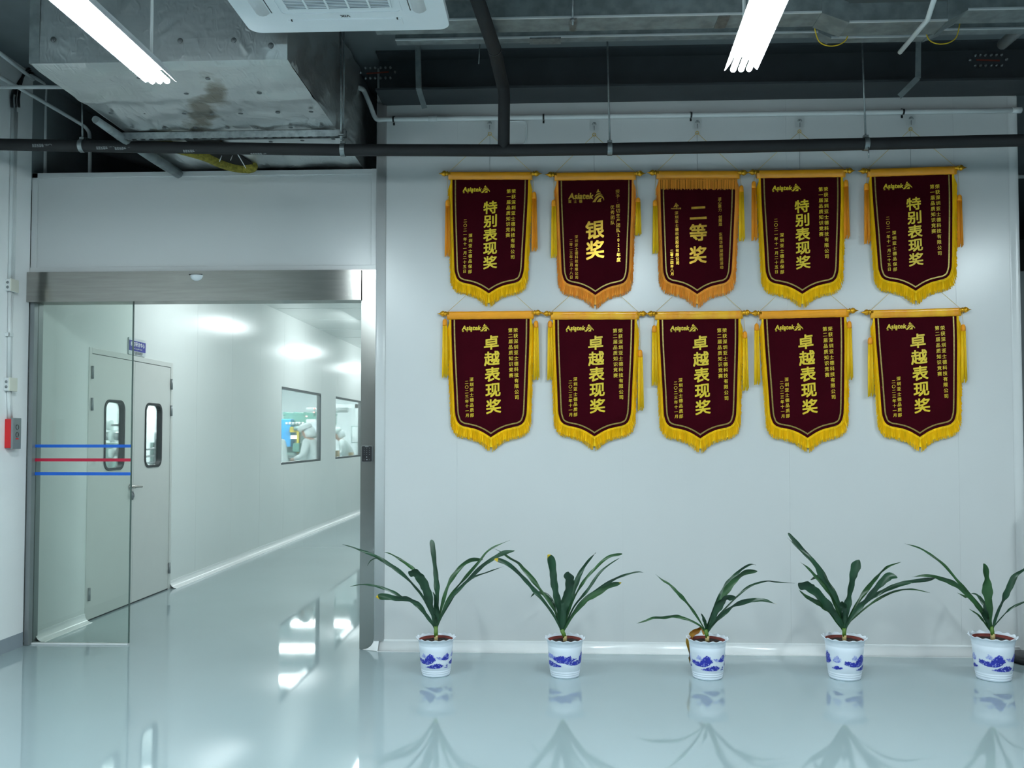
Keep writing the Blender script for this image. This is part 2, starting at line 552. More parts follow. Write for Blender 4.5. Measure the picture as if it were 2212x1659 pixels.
for z in (0.0, ZB_TRIM):
    for p in prof:
        t.v.append(Vector((p[0], p[1], z)))
for i in range(n - 1):
    t.face((i, i + 1, n + i + 1, n + i), 0, True)
tag(t.build('trim_2', M_WALL), 'rounded white edge trim closing the right end of the banner wall', 'trim', kind='structure')
t = MB()
RC = 0.062
prof = [(YW, RC + 0.006), (YW - 0.004, RC + 0.006), (YW - 0.004, RC)] + [(YW - RC + RC * math.cos(R(a)) - 0.002, RC - RC * math.sin(R(a)) + 0.002) for a in range(8, 90, 9)] + [(YW - RC - 0.004, 0.003), (YW - RC - 0.004, 0.0), (YW, 0.0)]
n = len(prof)
for x in (XJ1 + 0.03, XR):
    for p in prof:
        t.v.append(Vector((x, p[0], p[1])))
for i in range(n - 1):
    t.face((i, i + 1, n + i + 1, n + i), 0, 3 <= i < n - 4)
t.face(tuple(range(n))); t.face(tuple(range(n, 2 * n)))
# corner piece round the foot of the steel post
rr = 0.075
NC = 12
b = len(t.v)
for k in range(NC + 1):
    a = R(90 * k / NC)
    t.v.append(Vector((XJ1 - rr + rr * math.cos(a), YW - 0.0135, 0.004 + rr - rr * math.sin(a))))
    if k <= NC // 2:
        q = k / (NC / 2); t.v.append(Vector((XJ1 + 0.034, YW - 0.012 - 0.048 * q * q, 0.078 - 0.076 * q)))
    else:
        q = (k - NC / 2) / (NC / 2); t.v.append(Vector((XJ1 + 0.034 - (0.034 + rr) * q, YW - 0.060 + 0.046 * q, 0.002)))
for k in range(NC):
    a = b + 2 * k
    t.face((a, a + 1, a + 3, a + 2), 0, True)
tag(t.build('baseboard_back', M_TRIM), 'white coved skirting along the foot of the banner wall', 'skirting', kind='structure')

# panel over the glass door, with its frame strips
p = MB()
p.box(XL, XJ1, YW + 0.02, YW + 0.1, ZH1, ZP)
p.box(XL, XJ1 + 0.0, YW + 0.0, YW + 0.03, ZH1, ZH1 + 0.035)
p.box(XL, XL + 0.042, YW + 0.008, YW + 0.03, ZH1 + 0.03, ZP)
p.box(XJ1 - 0.036, XJ1, YW + 0.002, YW + 0.03, ZH1, ZP)
p.box(XL, XJ1, YW + 0.008, YW + 0.03, ZP - 0.035, ZP)
p.box(XJ0, XJ1, YW + 0.02, YW + 0.1, ZH0, ZH1)
tag(p.build('wall_partition', M_WALL, bevel=0.002), 'pale panel with a thin frame above the glass door', 'wall', kind='structure')

# corridor beyond the glass door
D0, D1 = at(0, 196, 900, XC).y, at(0, 367, 900, XC).y
W1 = (at(0, 608, 900, XC).y, at(0, 693.5, 900, XC).y)
W2 = (at(0, 725, 900, XC).y, at(0, 725, 900, XC).y + W1[1] - W1[0])
WZ0, WZ1 = 1.055, 2.105
DZ = 2.09
cs = [at(0, px, 900, XC).y for px in (425, 501, 562, 613, 658, 695, 729, 760)]
cs += [cs[-1] + 1.08 * k for k in range(1, 20)]
cw = MB()
def seg(a, b, z0, z1):
    for s0, s1 in split(a, b, cs):
        cw.box(XC - 0.06, XC, s0 + (G if s0 in cs else 0), s1 - (G if s1 in cs else 0), z0, z1)
seg(YW + 0.1, D0, 0, ZK); seg(D0, D1, DZ, ZK); seg(D1, W1[0], 0, ZK)
seg(W1[0], W1[1], 0, WZ0); seg(W1[0], W1[1], WZ1, ZK); seg(W1[1], W2[0], 0, ZK)
seg(W2[0], W2[1], 0, WZ0); seg(W2[0], W2[1], WZ1, ZK); seg(W2[1], 38, 0, ZK)
for a, b, z0, z1 in ((YW + .1, D0, 0, ZK), (D0, D1, DZ, ZK), (D1, W1[0], 0, ZK), (W1[0], W1[1], 0, WZ0), (W1[0], W1[1], WZ1, ZK), (W1[1], W2[0], 0, ZK), (W2[0], W2[1], 0, WZ0), (W2[0], W2[1], WZ1, ZK), (W2[1], 38, 0, ZK)):
    cw.box(XC - 0.07, XC - 0.004, a, b, z0, z1)
tag(cw.build('wall_corridor_left', M_CORR), 'glossy pale panel wall on the left of the corridor', 'wall', kind='structure')
t = MB()
for a, b in ((YW + 0.1, D0 - 0.045), (D1 + 0.045, 38)):
    prof = [(XC, 0.07), (XC + 0.004, 0.07), (XC + 0.004, 0.062)] + [(XC + 0.062 - 0.058 * math.cos(R(k)), 0.062 - 0.058 * math.sin(R(k))) for k in range(10, 91, 10)] + [(XC + 0.064, 0)]
    bb = len(t.v); n = len(prof)
    for y in (a, b):
        for q in prof:
            t.v.append(Vector((q[0], y, q[1])))
    for i in range(n - 1):
        t.face((bb + i, bb + i + 1, bb + n + i + 1, bb + n + i), 0, i > 2)
tag(t.build('baseboard_corridor', M_TRIM), 'white coved skirting along the corridor wall', 'skirting', kind='structure')
ck = MB().box(XC - 0.07, -1.1, YW + 0.1, 38.2, ZK, ZK + 0.06)
for k in range(26):
    ck.box(XC, -1.1, 7.0 + 1.15 * k, 7.004 + 1.15 * k, ZK - 0.002, ZK + 0.01)
tag(ck.build('ceiling_corridor', M_CORR), 'pale panelled ceiling of the corridor', 'ceiling', kind='structure')
cr_ = MB().box(-1.19, -1.1, YW + 0.1, 38.2, 0, ZK)
tag(cr_.build('wall_corridor_right', M_CORR), 'pale panel wall on the right of the corridor', 'wall', kind='structure')
tag(MB().box(XC, -1.1, 38, 38.2, 0, ZK).build('wall_corridor_end', M_CORR), 'pale wall at the far end of the corridor', 'wall', kind='structure')
# clean rooms behind the corridor wall
cl = MB()
cl.box(-9.2, XC - 0.07, YW + 0.1, YW + 0.2, 0, 2.85)
cl.box(-9.2, XC - 0.08, 11.85, 11.92, 0, 2.85)
cl.box(-9.2, XC - 0.08, 22.2, 22.3, 0, 2.85)
cl.box(-9.3, -9.2, YW + 0.1, 22.3, 0, 2.85)
tag(cl.build('wall_clean_room', M_MWHT), 'bright white walls of the workrooms seen through the corridor windows', 'wall', kind='structure')
tag(MB().box(-9.3, XC - 0.075, YW + 0.1, 22.3, 2.82, 2.9).build('ceiling_clean_room', M_MWHT), 'white ceiling of the workrooms behind the corridor windows', 'ceiling', kind='structure')
# far walls of the lobby (out of the picture except for a sliver on the right)
tag(MB().box(-4, 8.5, -5.3, -5.2, 0, ZC).build('wall_front', M_GREYW), 'pale wall behind the camera', 'wall', kind='structure')
tag(MB().box(8.4, 8.5, -5.2, 12, 0, ZC).build('wall_right', M_GREYW), 'pale wall at the far right of the lobby', 'wall', kind='structure')
tag(MB().box(XR + 0.1, 8.5, 9.0, 9.1, 0, 3.05).build('wall_far_right', M_WALL), 'grey wall seen in the gap right of the banner wall', 'wall', kind='structure')
vd = MB().box(XL - 0.2, XL, YW, 12, ZK + 0.06, ZC).box(-9.3, 8.5, 11.9, 12, ZK + 0.06, ZC)
tag(vd.build('wall_void', M_VOID), 'dark boarded walls of the ceiling void above the corridor', 'wall', kind='structure')

# ------------------------------------------------------------------ corridor windows and doors
def window(name, y0, y1, label):
    o = thing(name, (XC, (y0 + y1) / 2, WZ0), label, 'window', kind='structure')
    f = MB()
    f.box(XC - 0.065, XC - 0.002, y0, y1, WZ1 - 0.03, WZ1 - 0.001)
    f.box(XC - 0.065, XC - 0.002, y0, y1, WZ0 + 0.001, WZ0 + 0.03)
    f.box(XC - 0.06, XC - 0.002, y0, y0 + 0.012, WZ0 + 0.03, WZ1 - 0.03)
    f.box(XC - 0.06, XC - 0.002, y1 - 0.012, y1, WZ0 + 0.03, WZ1 - 0.03)
    f.build('window_frame', M_DGREY, o)
    MB().box(XC - 0.014, XC - 0.008, y0 + 0.012, y1 - 0.012, WZ0 + 0.03, WZ1 - 0.03).build('window_pane', M_PANE, o)
    return o
window('window_1', W1[0], W1[1], 'nearer corridor window showing colourful machinery')
window('window_2', W2[0], W2[1], 'farther corridor window cut off by the steel post, showing a worker')

def lever(parent, y, z, x):
    h = MB()
    h.lathe([(0.0, 0), (0.026, 0), (0.026, 0.008), (0.012, 0.012), (0.012, 0.045), (0.0, 0.045)], (x, y, z), 16, mtx=Matrix.Rotation(R(90), 3, 'Y'))
    h.tube([(x + 0.04, y - 0.012, z), (x + 0.042, y + 0.05, z), (x + 0.042, y + 0.13, z - 0.004)], [0.010, 0.010, 0.009], 10)
    return h.build('door_handle', M_STEEL, parent)
d = thing('door_1', (XC, (D0 + D1) / 2, 0), 'cream double swing door with two rounded windows in the corridor wall', 'door', kind='structure')
f = MB()
f.box(XC - 0.06, XC + 0.006, D0 - 0.045, D0, 0, DZ + 0.045)
f.box(XC - 0.06, XC + 0.006, D1, D1 + 0.045, 0, DZ + 0.045)
f.box(XC - 0.06, XC + 0.006, D0, D1, DZ, DZ + 0.045)
f.build('door_frame', M_DOOR, d, bevel=0.002)
DM = at(0, 289, 950, XC).y
GL = ((at(0, 224, 940, XC).y, at(0, 268, 940, XC).y, 'left'), (at(0, 312, 940, XC).y, at(0, 348.5, 940, XC).y, 'right'))
MB().box(XC - 0.035, XC - 0.002, D0, D1, 0.001, 0.013).build('gap_blocker', M_GASKET, d)  # black strip added to block the workroom glow under the leaves
for (a, b), (g0, g1, sd) in zip(((D0 + 0.004, DM - 0.002), (DM + 0.002, D1 - 0.004)), GL):
    z0, z1 = 1.158, 1.738
    lf = MB()
    outer_g = rrect(g0 + 0.006, g1 - 0.006, z0 + 0.006, z1 - 0.006, 0.072)
    fn = lambda u, v, ww: (XC - 0.04 + ww, u, v)
    ring(lf, to_rect(outer_g, a, b, 0.012, DZ - 0.004), outer_g, fn, 0.042)
    leaf = lf.build('door_leaf', M_DOOR, d)
    leaf['label'] = f'{sd} door leaf with a rounded window'
    gk = MB()
    ring(gk, rrect(g0, g1, z0, z1, 0.078), rrect(g0 + 0.022, g1 - 0.022, z0 + 0.022, z1 - 0.022, 0.06), lambda u, v, ww: (XC - 0.036 + ww, u, v), 0.044)
    gk.build('window_gasket', M_GASKET, leaf)
    pn = MB().prism(rrect(g0 + 0.02, g1 - 0.02, z0 + 0.02, z1 - 0.02, 0.062), lambda u, v, ww: (XC - 0.022 + ww, u, v), 0.005)
    pn.build('window_pane', M_PANE, leaf)
for yy, zs in ((D0 - 0.004, (1.94, 1.69, 0.21)), (D1 + 0.004, (1.93, 1.68, 0.20))):
    for z in zs:
        MB().tube([(XC + 0.012, yy, z - 0.05), (XC + 0.012, yy, z + 0.05)], 0.011, 10).build('hinge', M_GREY, d)
lever(d, DM - 0.06, 1.005, XC + 0.004)
MB().lathe([(0.0, 0), (0.024, 0), (0.024, 0.01), (0.01, 0.012), (0.01, 0.02), (0.0, 0.02)], (XC + 0.004, DM - 0.03, 0.93), 16, mtx=Matrix.Diagonal((1, 0.8, 1.6)).to_3x3() @ Matrix.Rotation(R(90), 3, 'Y')).build('lock_cylinder', M_GREY, d)

# sign above the double door
s0, s1 = at(0, 276, 745, XC).y, at(0, 312, 745, XC).y
sz0, sz1 = 2.138, 2.285
sg = thing('door_sign', (XC + 0.006, (s0 + s1) / 2, sz0), 'small blue room sign with white writing above the double door', 'sign')
MB().prism(rrect(s0, s1, sz0, sz1, 0.008), lambda u, v, ww: (XC + 0.001 + ww, u, v), 0.010).build('sign_plate', mat('silver_sign_plate', (206, 212, 214), 0.35, metal=0.2), sg)
MB().box(XC + 0.011, XC + 0.0135, s0 + 0.004, s1 - 0.004, sz0 + 0.036, sz1 - 0.024).build('blue_field', M_SIGNB, sg)
tx = MB()
sy = (s0 + s1) / 2
fs = lambda u, v: (XC + 0.0142, u, v)
for i, ch in enumerate('模切研发中心'):
    put(tx, ch, s0 + 0.045 + i * (s1 - s0 - 0.09) / 5, sz0 + 0.094, 0.042, fs, 0.02)
put(tx, 'Die Cutting R&D Center', sy, sz0 + 0.055, 0, fs, 0.01, fit_w=0.17)
tx.build('sign_writing', M_WHITE, sg)
tx = MB()
put(tx, '亚士德 科技 有限公司', sy + 0.02, sz0 + 0.024, 0, lambda u, v: (XC + 0.0118, u, v), 0.01, fit_w=0.15)
put(tx, 'ASIATEK TECHNOLOGY', sy + 0.02, sz0 + 0.011, 0, lambda u, v: (XC + 0.0118, u, v), 0.01, fit_w=0.14)
tx.build('maker_line', M_INK, sg)

# glass sliding door with its steel header and posts
g = thing('door_2', ((XL + XJ0) / 2, YW, 0), 'sliding glass entrance door with stainless steel header and post', 'door', kind='structure')
h = MB().box(XL, XJ0 + 0.002, YW - 0.035, YW + 0.12, ZH0, ZH1 - 0.002)
hd = h.build('steel_header', M_HEAD, g)
uv = hd.data.uv_layers.new(name='grain')
for lp in hd.data.loops:
    co = hd.data.vertices[lp.vertex_index].co
    uv.data[lp.index].uv = (co.z + co.y, co.x)
jb = MB()
rr = 0.075
poly = [(XJ0, 0.004), (XJ1 - rr, 0.004)] + [(XJ1 - rr + rr * math.sin(R(a)), 0.004 + rr - rr * math.cos(R(a))) for a in range(10, 91, 10)] + [(XJ1, ZH1), (XJ0, ZH1)]
jb.prism(poly, lambda u, v, ww: (u, YW - 0.012 + ww, v), 0.1)
jb.build('steel_post', M_POST, g)
MB().box(XL + 0.002, XL + 0.034, YW + 0.01, YW + 0.12, 0.002, ZH0).build('side_channel', M_GREY, g)
XG = at(1, 283, 1000, YW + 0.06).x
gp = MB().box(XL + 0.034, XG, YW + 0.055, YW + 0.067, 0.012, ZH0 + 0.05).build('glass_panel', M_GLASS, g)
MB().box(XG - 0.001, XG + 0.005, YW + 0.054, YW + 0.068, 0.012, ZH0).build('glass_edge', mat('green_glass_edge', (78, 98, 92), 0.3), g)
MB().box(XL + 0.034, XG, YW + 0.045, YW + 0.075, 0.001, 0.012).build('floor_guide', M_TRIM, g)
for py, m in ((963.5, M_BLUE), (993.5, M_REDT), (1023.5, M_BLUE)):
    z = at(1, 170, py, YW + 0.05).z
    tp = MB().box(XL + 0.005, XG, YW + 0.05, YW + 0.0545, z - 0.0105, z + 0.0105).build('warning_tape', m, g)
    tp['label'] = 'red warning tape' if m is M_REDT else 'blue warning tape'

# dome sensor on the header
c = at(1, 424, 594, YW - 0.04)
sd = thing('dome_sensor', c, 'small white half-dome motion sensor on the steel header', 'sensor')
s_ = MB()
s_.lathe([(0.052 * math.cos(R(a)), -0.046 * math.sin(R(a))) for a in range(0, 91, 10)], (c.x, c.y + 0.03, c.z), 28, fn=None)
s_.build('dome', M_DOME, sd)
MB().box(c.x - 0.052, c.x + 0.04, c.y, c.y + 0.04, c.z, c.z + 0.006).build('mounting_plate', M_BLK, sd)
MB().box(c.x - 0.035, c.x - 0.012, c.y + 0.02, c.y + 0.055, c.z + 0.004, c.z + 0.018).build('cable_entry', M_BLK, sd)

# keypad on the steel post
k0, k1 = at(1, 782, 963, YW - 0.02), at(1, 804.5, 997.5, YW - 0.02)
kp = thing('door_keypad', ((k0.x + k1.x) / 2, YW - 0.012, k1.z), 'black access keypad with a silver rim on the steel door post', 'keypad')
MB().prism(rrect(k0.x, k1.x, k1.z, k0.z, 0.006), lambda u, v, ww: (u, YW - 0.0125 - ww, v), 0.018).build('silver_rim', M_GREY, kp)
MB().prism(rrect(k0.x + 0.002, k1.x - 0.002, k1.z + 0.002, k0.z - 0.002, 0.006), lambda u, v, ww: (u, YW - 0.03 - ww, v), 0.004).build('front_plate', M_BLK, kp)
kx, kw, kh = (k0.x + k1.x) / 2, k1.x - k0.x, k0.z - k1.z
fk = lambda u, v: (u, YW - 0.0346, v)
kt = MB()
for i, ch in enumerate('123456789*0#'):
    put(kt, ch, kx + (i % 3 - 1) * kw * 0.25, k0.z - kh * (0.15 + 0.13 * (i // 3)), 0.008, fk, 0.01)
put(kt, '(', kx - kw * 0.25, k1.z + kh * 0.14, 0.011, fk, 0.01)
put(kt, ')', kx + kw * 0.22, k1.z + kh * 0.14, 0.011, fk, 0.01)
MB().box(kx - 0.004, kx + 0.006, YW - 0.0352, YW - 0.0342, k1.z + kh * 0.11, k1.z + kh * 0.16).build('card_symbol', M_PIPEINK, kp)
MB().box(kx - 0.012, kx + 0.012, YW - 0.0352, YW - 0.0342, k0.z - kh * 0.065, k0.z - kh * 0.04).build('speaker_slot', M_PIPEINK, kp)
kt.build('key_digits', M_PIPEINK, kp)
MB().lathe([(0, 0), (0.0026, 0), (0.0026, 0.001), (0, 0.001)], (kx, YW - 0.0355, k1.z + kh * 0.3), 10, mtx=Matrix.Rotation(R(-90), 3, 'X')).build('status_light', M_WHITE, kp)

# ------------------------------------------------------------------ banners
S = (YW - 0.02) / FPX            # metres per pixel on the banner wall
EDGE = [(0.2695, -0.02), (0.266, -0.20), (0.2545, -0.462), (0.2465, -0.64), (0.2385, -0.69), (0.222, -0.727), (0.19, -0.748), (0.15, -0.757), (0.105, -0.768), (0.06, -0.787), (0.025, -0.808), (0.0, -0.824)]
def edge_path(k=5, inset=0.0):
    p = smooth_path([(u, 0, v) for u, v in EDGE], k)
    r = []
    for i, q in enumerate(p):
        a, b = p[max(i - 1, 0)], p[min(i + 1, len(p) - 1)]
        t = (b - a).normalized()
        nrm = Vector((-t.z, 0, t.x))           # outward
        if nrm.x < 0 and nrm.z > 0: nrm = -nrm
        r.append((q.x - nrm.x * -inset * -1 if False else q.x + nrm.x * 0, q.z, nrm))
    return p, r
EP, _ = edge_path()
def inset_curve(d):
    out = []
    for i, q in enumerate(EP):
        a, b = EP[max(i - 1, 0)], EP[min(i + 1, len(EP) - 1)]
        t = (b - a).normalized()
        nx, nz = -t.z, t.x                      # outward for a path running down the right side
        if i == len(EP) - 1:
            out.append((0.0, q.z + d * 1.35))
        else:
            out.append((q.x - nx * d, q.z - nz * d))
    return [(max(u, 0), v) for u, v in out]
def fw(u, v, wv=0.0):
    """hang of the cloth: a slight billow away from the wall"""
    return (u, -0.012 - 0.010 * math.sin(min(1, max(0, -v / 0.8)) * math.pi) * math.cos(u * 4) - wv, v)

def strip(mb, A, B, fn, mi=0):
    b = len(mb.v)
    n = len(A)
    for p in A: mb.v.append(Vector(fn(*p)))
    for p in B: mb.v.append(Vector(fn(*p)))
    for i in range(n - 1):
        mb.face((b + i, b + i + 1, b + n + i + 1, b + n + i), mi, True)

_bm = {}
def banner_meshes():
    right = [(u, v) for u, v in ((q.x, q.z) for q in EP)]
    # cloth, in thin rows so that it can billow
    cm = MB()
    vs = sorted(set([round(-0.02 - i * 0.02, 4) for i in range(41)]), reverse=True)
    def hw(v):
        for (u0, v0), (u1, v1) in zip(right[:-1], right[1:]):
            if v0 >= v >= v1:
                return u0 + (u1 - u0) * ((v0 - v) / max(v0 - v1, 1e-6))
        return 0.0
    rows = vs + [-0.8239]
    for side in (0.0, 0.004):
        b = len(cm.v)
        for v in rows:
            h_ = hw(v)
            for k in range(13):
                u = -h_ + 2 * h_ * k / 12
                cm.v.append(Vector(fw(u, v, side)))
        for i in range(len(rows) - 1):
            for k in range(12):
                cm.face((b + i * 13 + k, b + i * 13 + k + 1, b + (i + 1) * 13 + k + 1, b + (i + 1) * 13 + k), 0, True)
    _bm['cloth'] = cm.mesh('velvet_panel', M_VELVET)
    # gold braid line
    gm = MB()
    for sgn in (1, -1):
        a, c = inset_curve(0.018), inset_curve(0.027)
        strip(gm, [(u * sgn, v) for u, v in a], [(u * sgn, v) for u, v in c], lambda u, v: fw(u, v, 0.006))
    _bm['braid'] = gm.mesh('gold_braid_line', M_BORDER)
    for key, m in (('y', M_YFR), ('o', M_OFR)):
        fm = MB()
        rnd = random.Random(5)
        for sgn in (1, -1):
            a, c = inset_curve(-0.013), inset_curve(0.0)
            strip(fm, [(u * sgn, v) for u, v in a], [(u * sgn, v) for u, v in c], lambda u, v: fw(u, v, 0.007))
            # strands, hung from the edge
            L = [0.0]
            for i in range(1, len(EP)):
                L.append(L[-1] + (EP[i] - EP[i - 1]).length)
            # dense inner layer
            A_, B_ = [], []
            for i, q in enumerate(EP):
                t = (EP[min(i + 1, len(EP) - 1)] - EP[max(i - 1, 0)]).normalized()
                dn = min(1, max(0, -t.z)) if i < len(EP) - 1 else 0
                A_.append((q.x * sgn, q.z)); B_.append((sgn * (q.x + 0.020 * dn ** 1.5), q.z - 0.066))
            strip(fm, A_, B_, lambda u, v: fw(u, v, 0.003))
            nst = 330
            for q in range(nst):
                s_ = L[-1] * (q + rnd.random() * 0.6) / nst
                i = max(j for j in range(len(L)) if L[j] <= s_)
                i = min(i, len(EP) - 2)
                tt = (s_ - L[i]) / max(L[i + 1] - L[i], 1e-6)
                p = EP[i].lerp(EP[i + 1], tt)
                t = (EP[i + 1] - EP[i]).normalized()
                down = -t.z                       # 1 on the sides, 0 along the foot
                ln = 0.074 + 0.014 * rnd.random()
                if p.z < -0.77: ln += 0.012 * min(1, (-0.77 - p.z) / 0.05)
                out_x = (0.022 + 0.008 * rnd.random()) * min(1, max(0, down)) ** 1.5
                u0, v0 = p.x * sgn, p.z
                u1 = u0 + sgn * (out_x + rnd.uniform(-0.003, 0.003))
                v1 = v0 - ln
                wd = 0.0022
                b = len(fm.v)
                for (uu, vv, ww) in ((u0 - wd, v0, 0.004), (u0 + wd, v0, 0.004), (u0, v0, 0.009), (u1 - wd * 0.7, v1, 0.001), (u1 + wd * 0.7, v1, 0.001), (u1, v1, 0.004 + rnd.random() * 0.004)):
                    fm.v.append(Vector(fw(uu, vv, ww)))
                for fc in ((0, 1, 4, 3), (1, 2, 5, 4), (2, 0, 3, 5)):
                    fm.face([b + x for x in fc])
        _bm['fringe_' + key] = fm.mesh('fringe', m)
    tf = MB()
    rnd = random.Random(9)
    for q in range(150):
        u = -0.275 + 0.55 * q / 149 + rnd.uniform(-0.002, 0.002)
        v1 = -0.098 - rnd.random() * 0.012
        b = len(tf.v)
        for (uu, vv, ww) in ((u - 0.002, -0.03, 0.012), (u + 0.002, -0.03, 0.012), (u, -0.03, 0.017), (u - 0.0015, v1, 0.010), (u + 0.0015, v1, 0.010), (u, v1, 0.014)):
            tf.v.append(Vector(fw(uu, vv, ww)))
        for fc in ((0, 1, 4, 3), (1, 2, 5, 4), (2, 0, 3, 5)):
            tf.face([b + x for x in fc])
    for q in range(60):                                     # looped heading
        u = -0.27 + 0.54 * q / 59
        tf.tube([fw(u - 0.0045, -0.034, 0.014), fw(u, -0.046, 0.017), fw(u + 0.0045, -0.034, 0.014)], 0.0016, 5)
    _bm['top_fringe'] = tf.mesh('top_fringe', M_OFR)
    # sleeve around the rod
    for key, m in (('o', M_OSAT), ('y', M_YSAT)):
        sm = MB()
        prof = [(0.013 * math.cos(R(a)) , 0.013 * math.sin(R(a)) + 0.008) for a in range(0, 181, 20)]
        prof = [(-0.026, -0.030)] + [(-0.020 - 0.013 + 0.013 * 0 - 0.012 * math.cos(R(a)) + 0.012, 0.010 + 0.014 * math.sin(R(a))) for a in range(0, 181, 20)] + [(-0.010, -0.030)]
        n = len(prof)
        rnd = random.Random(3 if key == 'o' else 4)
        NX = 25
        for i in range(NX):
            u = -0.296 + 0.592 * i / (NX - 1)
            wob = rnd.uniform(-0.0015, 0.0015)
            for (yy, zz) in prof:
                sm.v.append(Vector((u, yy + wob, zz + wob * 0.6)))
        for i in range(NX - 1):
            for k in range(n - 1):
                a = i * n + k
                sm.face((a, a + 1, a + n + 1, a + n), 0, True)
            sm.face((i * n + n - 1, i * n, (i + 1) * n, (i + 1) * n + n - 1), 0)
        sm.face(tuple(range(n))); sm.face(tuple(range((NX - 1) * n, NX * n)))
        _bm['sleeve_' + key] = sm.mesh('rod_sleeve', m)
    fm = MB()
    mt = Matrix.Rotation(R(90), 3, 'Y')
    fm.lathe([(0, -0.01), (0.010, -0.01), (0.010, 0.006), (0.017, 0.009), (0.017, 0.014), (0.012, 0.018), (0.017, 0.023), (0.020, 0.031), (0.017, 0.041), (0.009, 0.050), (0.004, 0.058), (0.0012, 0.070), (0, 0.071)], (0, 0, 0), 18, mtx=mt)
    _bm['finial'] = fm.mesh('finial', M_BRASS)
    for key, m in (('y', M_TASS), ('o', M_TASSO)):
        tm = MB()
        rnd = random.Random(11)
        for q in range(34):
            a = rnd.random() * 6.283; r0 = 0.014 * math.sqrt(rnd.random()); r1 = r0 + 0.007 * rnd.random()
            ln = 0.345 + rnd.random() * 0.045
            x0_, y0_, x1_, y1_ = r0 * math.cos(a), r0 * math.sin(a) * 0.6, r1 * math.cos(a) + rnd.uniform(-.003, .003), r1 * math.sin(a) * 0.6
            tm.tube([(x0_, y0_, -0.03), ((x0_ + x1_) / 2, y0_, -0.03 - ln / 2), (x1_, y1_, -ln)], [0.003, 0.0034, 0.0026], 5)
        _bm['tassel_' + key] = tm.mesh('tassel', m)
    hm = MB().lathe([(0, 0.004), (0.008, 0.002), (0.014, -0.008), (0.0155, -0.03), (0.0145, -0.042), (0, -0.042)], (0, 0, 0), 14)
    _bm['head'] = hm.mesh('tassel_head', M_TASSO)
banner_meshes()

LOGO = [
    [(0.13, 0.98), (0.165, 0.98), (0.185, 0.80), (0.25, 0.83), (0.29, 0.76), (0.17, 0.74), (0.06, 0.77), (0.025, 0.72), (0.06, 0.78)],
]
def swoosh():
    """the peaked emblem of arcs, in a box 1 wide and 1 high"""
    P = []
    # coordinates read off the emblem: x 0..1 across, y 0..1 upward
    P.append([(0.33, 0.72), (0.47, 1.0), (0.53, 1.0), (0.56, 0.83), (0.66, 0.81), (0.72, 0.73), (0.60, 0.77), (0.47, 0.76)])
    P.append([(0.15, 0.35), (0.24, 0.50), (0.34, 0.62), (0.48, 0.69), (0.62, 0.69), (0.76, 0.63), (0.90, 0.50), (0.76, 0.58), (0.62, 0.60), (0.48, 0.57), (0.34, 0.50), (0.24, 0.42)])
    P.append([(0.0, 0.0), (0.14, 0.18), (0.30, 0.38), (0.46, 0.50), (0.62, 0.55), (0.78, 0.52), (0.92, 0.40), (1.0, 0.25), (0.98, 0.10), (0.92, 0.26), (0.82, 0.38), (0.68, 0.41), (0.54, 0.36), (0.42, 0.26), (0.32, 0.12), (0.26, 0.0)])
    P.append([(0.38, 0.02), (0.50, 0.18), (0.62, 0.30), (0.78, 0.34), (0.86, 0.35), (0.73, 0.24), (0.74, 0.02)])
    return P
SW = swoosh()

